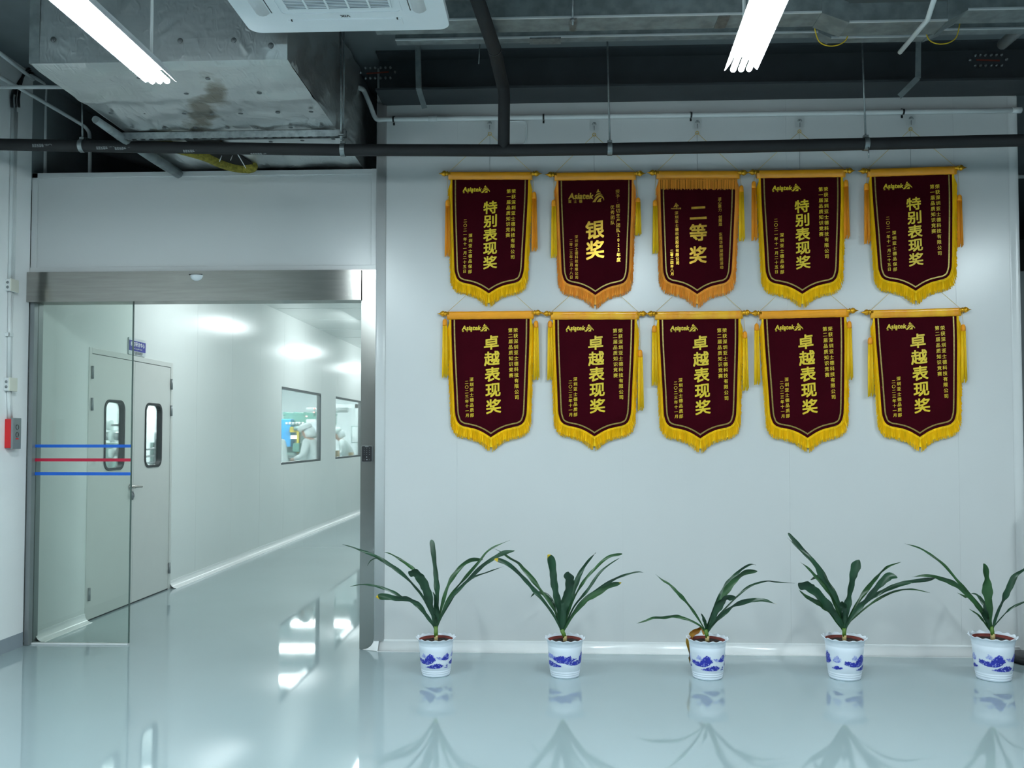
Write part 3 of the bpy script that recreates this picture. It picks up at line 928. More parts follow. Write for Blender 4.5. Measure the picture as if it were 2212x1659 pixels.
def writing(kind):
    key = 'w_' + kind
    if key in _bm: return _bm[key]
    mains, cols, logo = MB(), [], MB()
    on = lambda u, v: fw(u, v, 0.0062)
    ol = lambda u, v: fw(u, v, 0.0064)
    def column(txt, u, v0, v1, size, du=0.0, bold=0.012, tilt=0.08):
        n = len(txt)
        mb = MB()
        cols.append(mb)
        for i, ch in enumerate(txt):
            if ch == ' ': continue
            t = i / max(n - 1, 1)
            put(mb, ch, u + du * t, v0 + (v1 - v0) * t, size, on, bold, tilt)
    def brand(u, v, w_, h_):
        x0 = u - w_ / 2
        put(logo, 'Asiatek', x0 + w_ * 0.36, v - h_ * 0.02, 0, ol, 0.03, slant=0.18, fit_w=w_ * 0.68)
        for i, ch in enumerate('亚士德'):
            put(logo, ch, x0 + w_ * (0.045 + 0.15 * i), v - h_ * 0.42, h_ * 0.27, ol, 0.02)
        for P in SW:
            logo.prism([(x0 + w_ * 0.67 + p[0] * w_ * 0.33, v - h_ * 0.5 + p[1] * h_) for p in P], lambda a, b, c_: fw(a, b, 0.0062 + c_), 0.0004)
    if kind == 'B':        # second-row text
        for i, ch in enumerate('卓越表现奖'):
            put(mains, ch, 0.006 + 0.0035 * i, -0.188 - 0.1070 * i, 0.100, on, 0.022, 0.11, wscale=1.08)
        column('荣获深圳亚士德科技有限公司', 0.172, -0.106, -0.558, 0.031, 0.006)
        column('第二届品质知识竞赛', 0.136, -0.106, -0.410, 0.031, 0.004)
        column('深圳亚士德品质部', -0.130, -0.435, -0.675, 0.028, 0.002)
        column('二〇二三年十一月', -0.163, -0.455, -0.677, 0.026, 0.002)
        brand(-0.102, -0.087, 0.188, 0.050)
        mm = M_GOLDT
    elif kind == 'A':
        for i, ch in enumerate('特别表现奖'):
            put(mains, ch, 0.003 + 0.001 * i, -0.227 - 0.0955 * i, 0.092, on, 0.022, 0.12, wscale=1.10)
        column('荣获深圳亚士德科技有限公司', 0.166, -0.112, -0.572, 0.031, -0.002)
        column('第一届品质知识竞赛', 0.131, -0.112, -0.420, 0.031, -0.002)
        column('深圳亚士德品保部', -0.134, -0.423, -0.673, 0.028)
        column('二〇二一年十一月二十五日', -0.172, -0.321, -0.672, 0.026)
        brand(-0.098, -0.098, 0.193, 0.052)
        mm = M_GOLDT
    elif kind == 'S':
        for i, ch in enumerate('银奖'):
            put(mains, ch, -0.003 + 0.002 * i, -0.375 - 0.138 * i, 0.132, on, 0.022, 0.12, wscale=1.06)
        column('授予：模切生产团队2022年度', 0.164, -0.111, -0.582, 0.031, 0.006, 0.004)
        column('优秀团队', 0.125, -0.221, -0.327, 0.031, 0.002, 0.004)
        column('深圳亚士德科技有限公司', -0.138, -0.423, -0.702, 0.025, 0.002, 0.004)
        column('二零二三年二月十八日', -0.177, -0.449, -0.700, 0.025, 0.002, 0.004)
        brand(-0.065, -0.139, 0.262, 0.091)
        mm = M_GOLDF
    else:
        for ch, v in zip('二等奖', (-0.268, -0.402, -0.556)):
            put(mains, ch, 0.003, v, 0.122, on, 0.022, 0.06, wscale=1.06)
        column('凝心聚力·创辉煌', 0.155, -0.172, -0.345, 0.026, 0.006, 0.016)
        column('东莞华阳湖团建活动', 0.163, -0.414, -0.640, 0.026, 0.009, 0.010)
        column('深圳亚士德科技股份有限公司', -0.152, -0.268, -0.613, 0.026, 0.010, 0.010)
        column('二零二四年八月', -0.184, -0.531, -0.687, 0.024, 0.004, 0.010)
        for P in SW:
            logo.prism([(-0.175 + p[0] * 0.04, -0.228 + p[1] * 0.030) for p in P], lambda a, b, c_: fw(a, b, 0.0062 + c_), 0.0004)
        put(logo, 'Asiatek亚士德', -0.156, -0.237, 0, ol, 0.02, fit_w=0.072)
        mm = M_GOLDF
    _bm[key] = [('award_title', mains.mesh('award_title', mm)), ('emblem', logo.mesh('emblem', mm))] + [('writing_column', c_.mesh('writing_column', mm)) for c_ in cols]
    return _bm[key]

def banner(kind, xl, xr, yl, yr, ytip, fr, sl, tassels, label, group, ring_px=None):
    a, b = at(1, xl, yl, YW - 0.02), at(1, xr, yr, YW - 0.02)
    ctr = (a + b) / 2
    o = thing('award_banner', (ctr.x, YW - 0.004, ctr.z), label, 'banner', group)
    tip = at(1, (xl + xr) / 2, ytip, YW - 0.02)
    ky = (ctr.z - tip.z) / 0.924                 # this banner's own drop
    kx = (b.x - a.x) / 0.592
    roll = -math.atan2(b.z - a.z, b.x - a.x)
    o.rotation_euler = (0, roll, 0)
    def part(name, me, parent=o, loc=(0, 0, 0), sc=True):
        p_ = bpy.data.objects.new(name, me)
        C.objects.link(p_)
        p_.parent = parent
        p_.location = loc
        if sc: p_.scale = (kx, 1, ky)
        return p_
    part('velvet_panel', _bm['cloth'])
    part('gold_braid_line', _bm['braid'])
    part('fringe', _bm['fringe_' + fr])
    sv = part('rod_sleeve', _bm['sleeve_' + sl])
    sv.scale = (kx, 1, 1)
    if kind == 'T':
        part('top_fringe', _bm['top_fringe'])
    hw = (b.x - a.x) / 2
    for s_ in (1, -1):
        fi = part('finial', _bm['finial'], loc=(s_ * (hw - 0.004), -0.026, 0.010), sc=False)
        if s_ < 0: fi.rotation_euler = (0, 0, math.pi)
    for nm, me in writing(kind):
        part(nm, me)
    inv = Matrix.Rotation(-roll, 3, 'Y')
    org = Vector((ctr.x, YW - 0.004, ctr.z))
    # hanging cord
    ax = at(1, ring_px[0], ring_px[1], YW - 0.012)
    cd = MB()
    for s_ in (1, -1):
        cd.tube([inv @ (ax - org), Vector((s_ * (hw + 0.006), -0.016, 0.014))], 0.0013, 5)
    for s_ in (1, -1):
        cd.tube(arc((s_ * (hw + 0.006), -0.026, 0.010), 0.013, 0, 360, 12, 'yz'), 0.0016, 5)
    part('hanging_cord', cd.mesh('hanging_cord', M_CORD), sc=False)
    for (tx_, ty, tb, tk) in tassels:
        q = inv @ (at(1, tx_, ty, YW - 0.03) - org)
        ln = (at(1, tx_, ty, YW - 0.03).z - at(1, tx_, tb, YW - 0.03).z) / 0.385
        tt = part('tassel', _bm['tassel_' + tk], loc=(q.x, -0.030, q.z), sc=False)
        tt.scale = (1, 1, ln)
        tt.rotation_euler = (0, -roll, 0)
        part('tassel_head', _bm['head'], parent=tt, sc=False)
        tc_ = MB().tube([(0, 0, 0.003), ((hw + 0.004) * (1 if q.x > 0 else -1) - q.x, 0.004, (0.006 - q.z) / ln)], 0.0011, 5)
        part('tassel_cord', tc_.mesh('tassel_cord', M_CORD), parent=tt, sc=False)
    return o

RINGS = [(1058, 289), (1283.5, 291), (1506, 287), (1727, 284), (1967, 279)]
GR1, GR2 = 'award banners in the upper row', 'award banners in the lower row'
banner('A', 969, 1150, 379, 379, 665, 'y', 'o', [(967, 433, 553, 'o'), (1154, 416, 542, 'o')], 'maroon award banner with yellow fringe at the left end of the upper row', GR1, RINGS[0])
banner('S', 1198, 1373, 381, 379, 669, 'o', 'o', [(1196, 433, 556, 'y'), (1378, 428, 508, 'y')], 'maroon banner with orange fringe, large emblem and a two-character title', GR1, RINGS[1])
banner('T', 1418, 1597, 377, 377, 667, 'o', 'o', [(1415, 433, 547, 'y'), (1601, 402, 520, 'y')], 'maroon banner with an extra orange fringe hanging below its top sleeve', GR1, RINGS[2])
banner('A', 1634, 1825, 376, 373, 667, 'y', 'o', [(1628, 393, 519, 'o'), (1827, 390, 515, 'o')], 'yellow-fringed maroon banner in the upper row, second from the right', GR1, RINGS[3])
banner('A', 1873, 2065, 373, 367, 660, 'y', 'o', [(1871, 397, 526, 'o'), (2072, 422, 533, 'o')], 'yellow-fringed maroon banner at the right end of the upper row', GR1, RINGS[4])
banner('B', 966, 1153, 681, 679, 977, 'y', 'o', [(961, 690, 815, 'y'), (1158, 694, 820, 'y')], 'maroon banner at the left end of the lower row', GR2, (1060, 590))
banner('B', 1190, 1380, 681, 681, 975, 'y', 'y', [(1188, 694, 820, 'y'), (1383, 757, 886, 'y')], 'lower-row banner under the two-character banner, right tassel hanging lowest', GR2, (1286, 590))
banner('B', 1415, 1604, 681, 679, 980, 'y', 'y', [(1413, 704, 832, 'y'), (1609, 717, 843, 'y')], 'middle banner of the lower row, with a shiny golden sleeve', GR2, (1511, 588))
banner('B', 1640, 1832, 680, 675, 979, 'y', 'o', [(1634, 700, 830, 'y'), (1834, 695, 820, 'y')], 'lower-row banner second from the right with a smooth orange sleeve', GR2, (1734, 586))
banner('B', 1880, 2075, 678, 673, 977, 'y', 'y', [(1879, 730, 856, 'y'), (2080, 702, 826, 'y')], 'maroon banner at the right end of the lower row, left tassel low', GR2, (1976, 582))

for i, ((rx, ry), nm) in enumerate(zip(RINGS, ('the leftmost upper banner', 'the banner with the large emblem', 'the banner with the extra top fringe', 'the upper banner second from the right', 'the rightmost upper banner'))):
    p = at(1, rx, ry - 20, YW - 0.002)
    o = thing('wall_hook', p, f'clear adhesive hook with a wire loop holding {nm}', 'hook', 'adhesive hooks above the banners')
    MB().prism(rrect(p.x - 0.033, p.x + 0.033, p.z - 0.036, p.z + 0.036, 0.008), lambda u, v, ww: (u, YW - 0.0008 - ww, v), 0.0012).build('adhesive_plate', M_CLEAR, o)
    hk = MB()
    hk.tube(arc((p.x, YW - 0.012, p.z + 0.006), 0.012, 200, -20, 10), 0.0022, 6)
    hk.tube([(p.x, YW - 0.010, p.z + 0.018), (p.x, YW - 0.004, p.z + 0.008)], 0.005, 8)
    hk.tube([(p.x, YW - 0.012, p.z - 0.006), (p.x, YW - 0.012, p.z - 0.036)] , 0.0022, 6)
    hk.build('wire_hook', M_GREY, o)
    r_ = at(1, rx, ry, YW - 0.012)
    MB().tube(arc((r_.x, r_.y, r_.z), 0.011, 0, 360, 16), 0.0018, 6).build('key_ring', M_CORD, o)
    MB().tube([(r_.x, YW - 0.008, r_.z - 0.012), (r_.x, YW - 0.006, 2.40)], 0.0009, 5).build('thread', M_STR, o)

# ------------------------------------------------------------------ potted plants
def pot_mesh(prof_scale=1.0):
    m = MB()
    H = 0.225
    prof = [(0.0, 0.004), (0.080, 0.0), (0.083, 0.004), (0.085, 0.012), (0.0835, 0.014), (0.086, 0.018), (0.0875, 0.024), (0.0855, 0.026), (0.088, 0.030), (0.0895, 0.036), (0.0875, 0.038), (0.0905, 0.043), (0.0945, 0.09), (0.099, 0.15), (0.1015, 0.178), (0.1005, 0.180), (0.1025, 0.186), (0.1035, 0.196), (0.106, 0.206), (0.112, 0.216), (0.1185, 0.222)]
    inner = [(0.1165, 0.224), (0.110, 0.219), (0.103, 0.208), (0.0985, 0.18)]
    def fn(r, z, a):
        k = max(0, (z - 0.196) / 0.028)
        return r + 0.003 * k * math.sin(16 * a), z + 0.0035 * k * math.sin(16 * a)
    m.lathe(prof + inner, (0, 0, 0), 96, fn=fn)
    return m.mesh('flowerpot', M_POT)
POT = pot_mesh()
LINER = MB().lathe([(0.0985, 0.19), (0.1035, 0.210), (0.1005, 0.2125), (0.094, 0.196), (0.090, 0.185)], (0, 0, 0), 40).mesh('inner_pot', M_TERRA)
def soil_mesh():
    m = MB(); rnd = random.Random(2)
    m.v.append(Vector((0, 0, 0.205)))
    N = 32
    for i in range(1, 7):
        for k in range(N):
            a = 2 * math.pi * k / N
            r = 0.094 * i / 6
            m.v.append(Vector((r * math.cos(a), r * math.sin(a), 0.204 - 0.006 * (i / 6) ** 2 + rnd.uniform(-0.003, 0.003))))
    for k in range(N):
        m.face((0, 1 + k, 1 + (k + 1) % N), 0, True)
    for i in range(5):
        for k in range(N):
            a, b = 1 + i * N + k, 1 + i * N + (k + 1) % N
            m.face((a, a + N, b + N, b), 0, True)
    return m.mesh('soil', M_SOIL)
SOIL = soil_mesh()
def painting_mesh():
    """a band of brush-painted hills and water, laid on the pot wall"""
    m = MB(); rnd = random.Random(21)
    def rad(z):
        return 0.0905 + (z - 0.043) * (0.1015 - 0.0905) / (0.178 - 0.043) + 0.0012
    # each shape: keyed (degrees, low, high), ragged tops, pale or deep
    SH = [
        ([(-72, .090, .110), (-49, .078, .104), (-37, .077, .102), (-27, .0767, .124), (-20, .078, .138), (-13, .081, .1415), (-3.5, .0915, .132), (4, .102, .112), (8, .107, .108)], 0),
        ([(-49, .118, .124), (-41, .114, .142), (-31, .116, .126)], 1),
        ([(8, .119, .121), (20, .105, .123), (31, .104, .118)], 1),
        ([(28, .106, .112), (36, .102, .128), (43, .100, .140), (50, .102, .142), (58, .106, .128)], 0),
        ([(-33, .060, .062), (-10, .056, .074), (8, .055, .083), (24, .057, .082), (34, .067, .071)], 0),
        ([(40, .056, .059), (48, .055, .062), (58, .056, .059)], 0), ([(44, .065, .069), (50, .065, .074), (55, .066, .069)], 0),
        ([(62, .072, .090), (90, .066, .098), (118, .068, .088), (136, .072, .076)], 0),
        ([(70, .114, .128), (84, .112, .142), (98, .112, .136), (116, .116, .126)], 1),
        ([(104, .112, .118), (120, .096, .130), (140, .092, .136), (152, .094, .126), (164, .096, .138), (176, .104, .118), (192, .114, .117)], 0),
        ([(150, .090, .096), (170, .080, .100), (200, .078, .106), (226, .084, .112), (240, .096, .120)], 0),
        ([(206, .108, .120), (222, .092, .150), (236, .100, .136)], 0),
        ([(250, .100, .112), (264, .096, .134), (276, .104, .118)], 1), ([(244, .062, .066), (262, .058, .078), (280, .066, .072)], 0)]
    NA, NZ = 480, 84
    Z0, Z1 = 0.052, 0.156
    noise = [[rnd.random() for _ in range(NZ)] for _ in range(NA)]
    rag = [rnd.random() for _ in range(NA)]
    srow = [rnd.random() for _ in range(NZ)]
    def lerp_(K_, d_):
        for (a0, l0, h0), (a1, l1, h1) in zip(K_[:-1], K_[1:]):
            if a0 <= d_ <= a1:
                t_ = (d_ - a0) / (a1 - a0)
                return l0 + (l1 - l0) * t_, h0 + (h1 - h0) * t_
        return None
    for i in range(NA):
        adeg = (360 * i / NA + 180) % 360 - 74          # -74..286
        for j in range(NZ):
            z = Z0 + (Z1 - Z0) * j / NZ
            dd = adeg + 5.0 * (srow[j] - 0.5)           # brush streaks run sideways
            hit = None
            for K_, pale in SH:
                lh = lerp_(K_, dd)
                if lh is None: continue
                lo_, hi_ = lh
                hi_ += 0.005 * (rag[(i // 4) % NA] - 0.5) + 0.003 * (rag[i] - 0.5)
                if lo_ < z < hi_:
                    f_ = (z - lo_) / max(hi_ - lo_, 1e-4)
                    if noise[i // 4][j] > (0.992 if f_ > 0.35 else 0.95): continue
                    hit = 1 if pale or noise[i // 5][j // 4] > 0.88 else 0
            if hit is None: continue
            b = len(m.v)
            dz, da = (Z1 - Z0) / NZ, 2 * math.pi / NA
            for (ii, jj) in ((0, 0), (1, 0), (1, 1), (0, 1)):
                a = R(adeg - 90) + ii * da
                zz = z + jj * dz
                m.v.append(Vector((rad(zz) * math.cos(a), rad(zz) * math.sin(a), zz)))
            m.face((b, b + 1, b + 2, b + 3), hit, True)
    return m.mesh('painted_landscape', [M_POTB, M_POTL])
PAINT = painting_mesh()
STEMB = MB().tube([(0, 0, 0.198), (0, 0, 0.215), (0.001, 0, 0.232)], [0.0125, 0.0115, 0.0115], 14).mesh('stem_base', M_SHEATH)

def leaf_mesh(P, width, blunt, rnd, tipm, wavy):
    """ribbon leaf along world points P: shallow V section, wavy margins"""
    m = MB()
    path = smooth_path(P, 8)
    L = [0.0]
    for i in range(1, len(path)): L.append(L[-1] + (path[i] - path[i - 1]).length)
    n = len(path)
    ph = rnd.random() * 6
    view = Vector((0, -1, 0.0))
    rows = []
    for i, p in enumerate(path):
        s_ = L[i] / L[-1]
        t = (path[min(i + 1, n - 1)] - path[max(i - 1, 0)]).normalized()
        side = t.cross(view)
        side = side.normalized() if side.length > 1e-4 else Vector((1, 0, 0))
        tw = 0.7 * math.sin(s_ * 9 + ph) * min(1, s_ * 2.5)
        nrm = side.cross(t).normalized()
        side = (side * math.cos(tw) + nrm * math.sin(tw)).normalized()
        nrm = side.cross(t).normalized()
        if s_ < 0.55: k = 0.22 + 0.78 * (s_ / 0.55) ** 1.0
        else: k = 1.0
        if blunt:
            if s_ > 0.9: k *= max(0.12, math.sqrt(max(0, 1 - ((s_ - 0.9) / 0.1) ** 2)))
        else:
            if s_ > 0.6: k *= max(0.04, 1 - ((s_ - 0.6) / 0.4) ** 1.6)
        k *= 1 + wavy * 1.3 * math.sin(s_ * 24 + ph * 2) + wavy * 0.5 * math.sin(s_ * 51 + ph)
        h = width / 2 * k
        fold = 0.28 * h
        edge = wavy * 0.9 * width * math.sin(s_ * 30 + ph) * min(1, s_ * 2)
        rows.append([p - side * h + nrm * (fold + edge), p - side * h * 0.5 + nrm * fold * 0.35, p, p + side * h * 0.5 + nrm * fold * 0.35, p + side * h + nrm * (fold - edge)])
        rows[-1] = [q for q in rows[-1]]
        rows[-1].append(nrm)
    for lay in (0, 1):
        b = len(m.v)
        for r_ in rows:
            for q in r_[:5]:
                m.v.append(q - r_[5] * (0.0012 * lay))
        for i in range(n - 1):
            mi = 1 if (tipm and L[i] / L[-1] > 0.965) else 0
            for k in range(4):
                a = b + i * 5 + k
                m.face((a, a + 1, a + 6, a + 5), mi, True)
    return m

def plant(org, K, base_c, pot_c, pot_hw, leaves, label, rot, stem_lean=0.0):
    ox, oy = org
    px = lambda q: (ox + q[0] / K, oy + q[1] / K)
    bx, by = px(pot_c)                               # bottom front of the pot
    front = at(2, bx, by, 0.0)
    cy = front.y + 0.082
    cx = at(1, bx, by, cy).x
    o = thing('potted_plant', (cx, cy, 0), label, 'potted plant', 'potted strap-leaf plants along the wall')
    sc_ = (pot_hw / K) * (cy / FPX) / 0.1185
    def part(name, me, rz=0.0):
        p_ = bpy.data.objects.new(name, me); C.objects.link(p_)
        p_.parent = o; p_.scale = (sc_,) * 3; p_.rotation_euler = (0, 0, rz)
        return p_
    pt = part('flowerpot', POT)
    q_ = bpy.data.objects.new('painted_landscape', PAINT); C.objects.link(q_)
    q_.parent = pt; q_.rotation_euler = (0, 0, R(rot))
    part('inner_pot', LINER)
    part('soil', SOIL)
    part('stem_base', STEMB)
    rnd = random.Random(int(bx))
    bp = at(1, *px(base_c), cy)
    top = Vector((0, 0, 0.222 * sc_))
    bl = bp - Vector((cx, cy, 0))
    st = MB().tube([(0, 0, 0.224 * sc_), (bl.x * 0.4, 0, 0.224 * sc_ + 0.02), (bl.x, 0, max(bl.z + 0.02, 0.27 * sc_))], [0.0125, 0.014, 0.012], 12, sx=0.8)
    s_ = st.mesh('stem', M_STEM); so = bpy.data.objects.new('stem', s_); C.objects.link(so); so.parent = o
    for (pts, wd, dy, blunt, mt_) in leaves:
        P = []
        n = len(pts)
        for i, q in enumerate(pts):
            t_ = i / (n - 1)
            yy = cy + dy * t_ ** 1.3
            P.append(at(1, *px(q), yy) - Vector((cx, cy, 0)))
        ln0 = (P[0] - Vector((bl.x * 0.6, 0, 0.235 * sc_))).length
        P = [Vector((bl.x * 0.5 + (P[0].x - bl.x) * 0.25, 0.004 * (1 if dy > 0 else -1), 0.238 * sc_))] + P if P[0].z > 0.25 * sc_ else P
        lm = leaf_mesh(P, wd / K * cy / FPX * 0.98, blunt, rnd, mt_ == 't', 0.10)
        mats = [M_LEAFY if mt_ == 'y' else (M_LEAF2 if rnd.random() < 0.35 else M_LEAF), M_TIP]
        lo = bpy.data.objects.new('leaf', lm.mesh('leaf', mats)); C.objects.link(lo); lo.parent = o
        if mt_ == 'y': lo['label'] = 'yellowed leaf'
    return o

plant((730, 1130), 4.6075, (975, 1060), (975, 1540), 195, [
    ([(955, 1020), (900, 950), (800, 815), (690, 750), (600, 748), (500, 735), (430, 735), (382, 740)], 62, -0.14, 1, 't'),
    ([(950, 1000), (850, 870), (740, 790), (640, 740), (560, 690), (460, 652), (380, 628), (290, 612), (200, 615), (122, 633)], 30, 0.10, 0, ''),
    ([(965, 1000), (920, 880), (850, 740), (760, 620), (650, 510), (540, 430), (430, 362), (330, 312), (210, 265), (130, 235), (45, 213)], 42, 0.05, 0, ''),
    ([(970, 1000), (900, 830), (800, 680), (640, 500), (500, 420), (400, 355), (330, 370), (285, 440)], 20, 0.12, 0, ''),
    ([(970, 1000), (945, 880), (900, 720), (840, 590), (780, 500), (705, 480)], 92, -0.20, 1, ''),
    ([(962, 960), (880, 650), (770, 480), (700, 420), (600, 350), (520, 305), (462, 290)], 38, 0.12, 0, ''),
    ([(980, 1000), (985, 760), (980, 560), (968, 400), (948, 270), (930, 165)], 58, 0.08, 1, ''),
    ([(992, 1000), (1040, 800), (1100, 620), (1180, 490), (1260, 400), (1340, 360), (1445, 365)], 46, 0.12, 1, ''),
    ([(998, 1000), (1100, 750), (1250, 560), (1400, 390), (1480, 290), (1560, 235), (1710, 170)], 32, 0.02, 0, ''),
    ([(1000, 1000), (1120, 760), (1300, 560), (1430, 430), (1560, 345), (1650, 300), (1760, 275)], 42, -0.10, 1, ''),
    ([(1005, 990), (1180, 690), (1330, 550), (1480, 490), (1655, 430)], 24, 0.16, 0, ''),
    ([(980, 1010), (985, 900), (975, 760), (945, 685)], 60, -0.05, 0, ''),
], 'potted strap-leaf plant in front of the steel door post, leftmost of the row', 0)
plant((1050, 1150), 4.74, (775, 1050), (808, 1503), 203, [
    ([(765, 1000), (700, 860), (600, 720), (500, 600), (400, 480), (300, 380), (200, 310), (85, 275)], 48, -0.08, 1, 't'),
    ([(765, 990), (720, 830), (640, 700), (540, 570), (450, 450), (380, 370), (330, 310), (240, 260), (160, 205), (80, 165)], 46, 0.08, 0, ''),
    ([(760, 980), (690, 740), (640, 660), (560, 620), (500, 620), (455, 668)], 40, 0.14, 0, ''),
    ([(768, 1000), (745, 800), (715, 600), (690, 420), (665, 300), (630, 230)], 84, -0.05, 1, 't'),
    ([(780, 1000), (800, 800), (830, 620), (855, 500), (845, 405)], 100, -0.16, 1, ''),
    ([(785, 1000), (830, 820), (900, 600), (960, 430), (1030, 310), (1125, 208)], 56, 0.05, 0, ''),
    ([(790, 1000), (880, 720), (960, 560), (1050, 440), (1120, 370), (1200, 290), (1280, 240), (1395, 220)], 32, 0.12, 1, ''),
    ([(795, 1000), (900, 760), (1040, 590), (1160, 420), (1260, 330), (1375, 258)], 32, 0.04, 0, ''),
    ([(800, 990), (960, 730), (1100, 620), (1220, 530), (1350, 460), (1480, 420), (1560, 405), (1615, 412)], 38, 0.10, 0, ''),
    ([(800, 1000), (900, 830), (1020, 700), (1150, 620), (1270, 540), (1385, 512)], 56, -0.12, 1, 't'),
], 'potted strap-leaf plant with two broad upright leaves, second from the door', -150)
plant((1350, 1180), 5.184, (905, 1020), (925, 1505), 228, [
    ([(888, 950), (840, 890), (740, 835), (650, 805), (560, 782), (440, 795), (320, 800), (230, 835), (130, 865)], 42, -0.10, 0, ''),
    ([(890, 930), (820, 810), (740, 690), (660, 590), (580, 510), (500, 430), (420, 380), (342, 312)], 40, 0.06, 0, ''),
    ([(905, 930), (895, 840), (852, 750)], 42, -0.04, 0, ''),
    ([(912, 960), (950, 820), (1020, 650), (1100, 500), (1200, 370), (1300, 260), (1400, 205), (1465, 210)], 58, 0.10, 0, ''),
    ([(916, 960), (1000, 750), (1080, 600), (1180, 440), (1260, 350), (1350, 285), (1485, 280)], 66, -0.06, 1, ''),
    ([(920, 950), (990, 800), (1060, 660), (1120, 580), (1238, 565)], 82, -0.14, 1, ''),
    ([(925, 950), (1010, 820), (1130, 690), (1260, 560), (1400, 445), (1580, 390), (1700, 400), (1900, 415)], 26, 0.14, 0, ''),
    ([(928, 960), (1000, 860), (1100, 760), (1220, 660), (1350, 615), (1470, 603), (1580, 610), (1698, 650)], 62, -0.06, 0, 't'),
    ([(885, 990), (860, 915), (815, 940), (740, 1010), (735, 1200), (722, 1310)], 90, 0.13, 0, 'y'),
], 'potted strap-leaf plant with a yellowed drooping leaf, middle of the row', 2)
plant((1680, 1130), 4.483, (645, 1090), (650, 1530), 203, [
    ([(620, 1020), (520, 880), (430, 790), (340, 740), (270, 705), (210, 650)], 60, -0.06, 0, ''),
    ([(628, 1010), (540, 860), (440, 750), (370, 680), (290, 610), (205, 580)], 96, -0.18, 1, ''),
    ([(632, 990), (560, 800), (470, 640), (380, 530), (300, 440), (215, 375)], 42, 0.06, 0, ''),
    ([(638, 980), (580, 780), (500, 620), (430, 520), (380, 420), (310, 330), (220, 260), (92, 140)], 46, 0.02, 0, ''),
    ([(642, 980), (560, 700), (450, 520), (350, 380), (260, 280), (180, 190), (100, 95)], 50, 0.13, 1, ''),
    ([(640, 990), (530, 720), (440, 570), (390, 515), (320, 550)], 46, 0.16, 1, ''),
    ([(655, 1000), (675, 800), (700, 620), (740, 470), (790, 355)], 80, -0.04, 1, ''),
    ([(640, 970), (640, 850), (628, 760)], 62, -0.08, 1, ''),
    ([(665, 980), (740, 830), (850, 660), (950, 530), (1050, 430), (1195, 377)], 46, 0.10, 0, ''),
    ([(672, 980), (800, 800), (900, 680), (990, 590), (1080, 520), (1160, 530)], 68, -0.08, 1, ''),
    ([(680, 970), (860, 760), (1020, 660), (1200, 590), (1360, 555), (1525, 535)], 42, -0.02, 1, ''),
    ([(680, 980), (840, 830), (1000, 720), (1150, 655), (1300, 640), (1475, 675)], 26, 0.12, 0, ''),
], 'fullest potted strap-leaf plant, second from the right of the row', 55)
plant((1930, 1130), 4.482, (950, 1080), (970, 1538), 212, [
    ([(928, 990), (860, 830), (740, 690), (620, 560), (500, 420), (380, 320), (250, 240), (110, 200)], 34, 0.08, 0, ''),
    ([(928, 1010), (850, 860), (760, 740), (660, 640), (560, 570), (450, 535), (380, 515), (290, 510), (180, 520)], 50, -0.08, 0, ''),
    ([(925, 1030), (880, 960), (820, 890), (732, 830)], 22, -0.02, 0, ''),
    ([(922, 1000), (830, 820), (740, 730), (690, 710), (620, 675)], 42, 0.12, 0, ''),
    ([(942, 1030), (930, 850), (910, 650), (890, 500), (872, 392)], 84, -0.05, 1, ''),
    ([(935, 980), (900, 830), (850, 740), (800, 690), (745, 680)], 36, 0.14, 0, ''),
    ([(965, 1010), (1000, 880), (1060, 740), (1130, 610), (1180, 510), (1262, 450), (1330, 400)], 60, -0.06, 0, ''),
    ([(968, 1010), (1040, 920), (1130, 830), (1262, 765), (1340, 740)], 22, 0.10, 0, ''),
    ([(935, 1030), (895, 900), (870, 800)], 52, -0.10, 1, ''),
], 'potted strap-leaf plant at the right edge beside the round black base', 4)

# round black stand base at the right edge
c = at(2, 2229, 1431, 0.0)
o = thing('stand_base', (c.x, c.y, 0), 'round black stand base on the floor at the right edge', 'stand')
MB().lathe([(0, 0), (0.118, 0), (0.122, 0.012), (0.140, 0.020), (0.144, 0.034), (0.140, 0.046), (0.06, 0.054), (0, 0.056)], (c.x, c.y, 0), 40).build('weighted_base', M_BLK, o)
MB().tube([(c.x + 0.06, c.y, 0.05), (c.x + 0.06, c.y, 1.0)], 0.022, 16).build('post', M_BLK, o)

# ------------------------------------------------------------------ left wall fittings
def on_left(px, py, off=0.0):
    return at(0, px, py, XL + off)
def junction(px0, px1, py0, py1, label):
    a = on_left(px0, (py0 + py1) / 2)
    y0 = a.y; y1 = min(y0 + 0.086, YW - 0.012)
    z1, z0 = on_left(px0, py0).z, on_left(px0, py1).z
    o = thing('junction_box', (XL, (y0 + y1) / 2, z0), label, 'junction box', 'junction boxes on the left wall')
    MB().box(XL + 0.001, XL + 0.034, y0, y1, z0, z1).build('box_body', M_PVC, o, bevel=0.003)
    MB().box(XL + 0.034, XL + 0.042, y0 - 0.001, y1 + 0.001, z0 - 0.002, z1 + 0.002).build('cover_plate', M_CREAM, o, bevel=0.002)
    for zz in (0.3, 0.7):
        MB().lathe([(0, 0), (0.0095, 0), (0.0095, 0.002), (0, 0.002)], (XL + 0.018, y0 - 0.0005, z0 + (z1 - z0) * zz), 14, mtx=Matrix.Rotation(R(90), 3, 'X')).build('knockout', M_GREY, o)
    return o, y0, y1, z0, z1
B1 = junction(11, 50, 602, 628, 'upper of two cream junction boxes on the left wall conduit')
B2 = junction(8, 47, 816, 844, 'lower of two cream junction boxes on the left wall conduit')
ym = (B1[1] + B1[2]) / 2
zt = on_left(25, 205).z
al = on_left(10, 905)
az1, az0 = al.z, on_left(10, 968).z
o = thing('fire_alarm_box', (XL, al.y + 0.04, az0), 'red and grey fire alarm box at the foot of the left wall conduit', 'alarm')
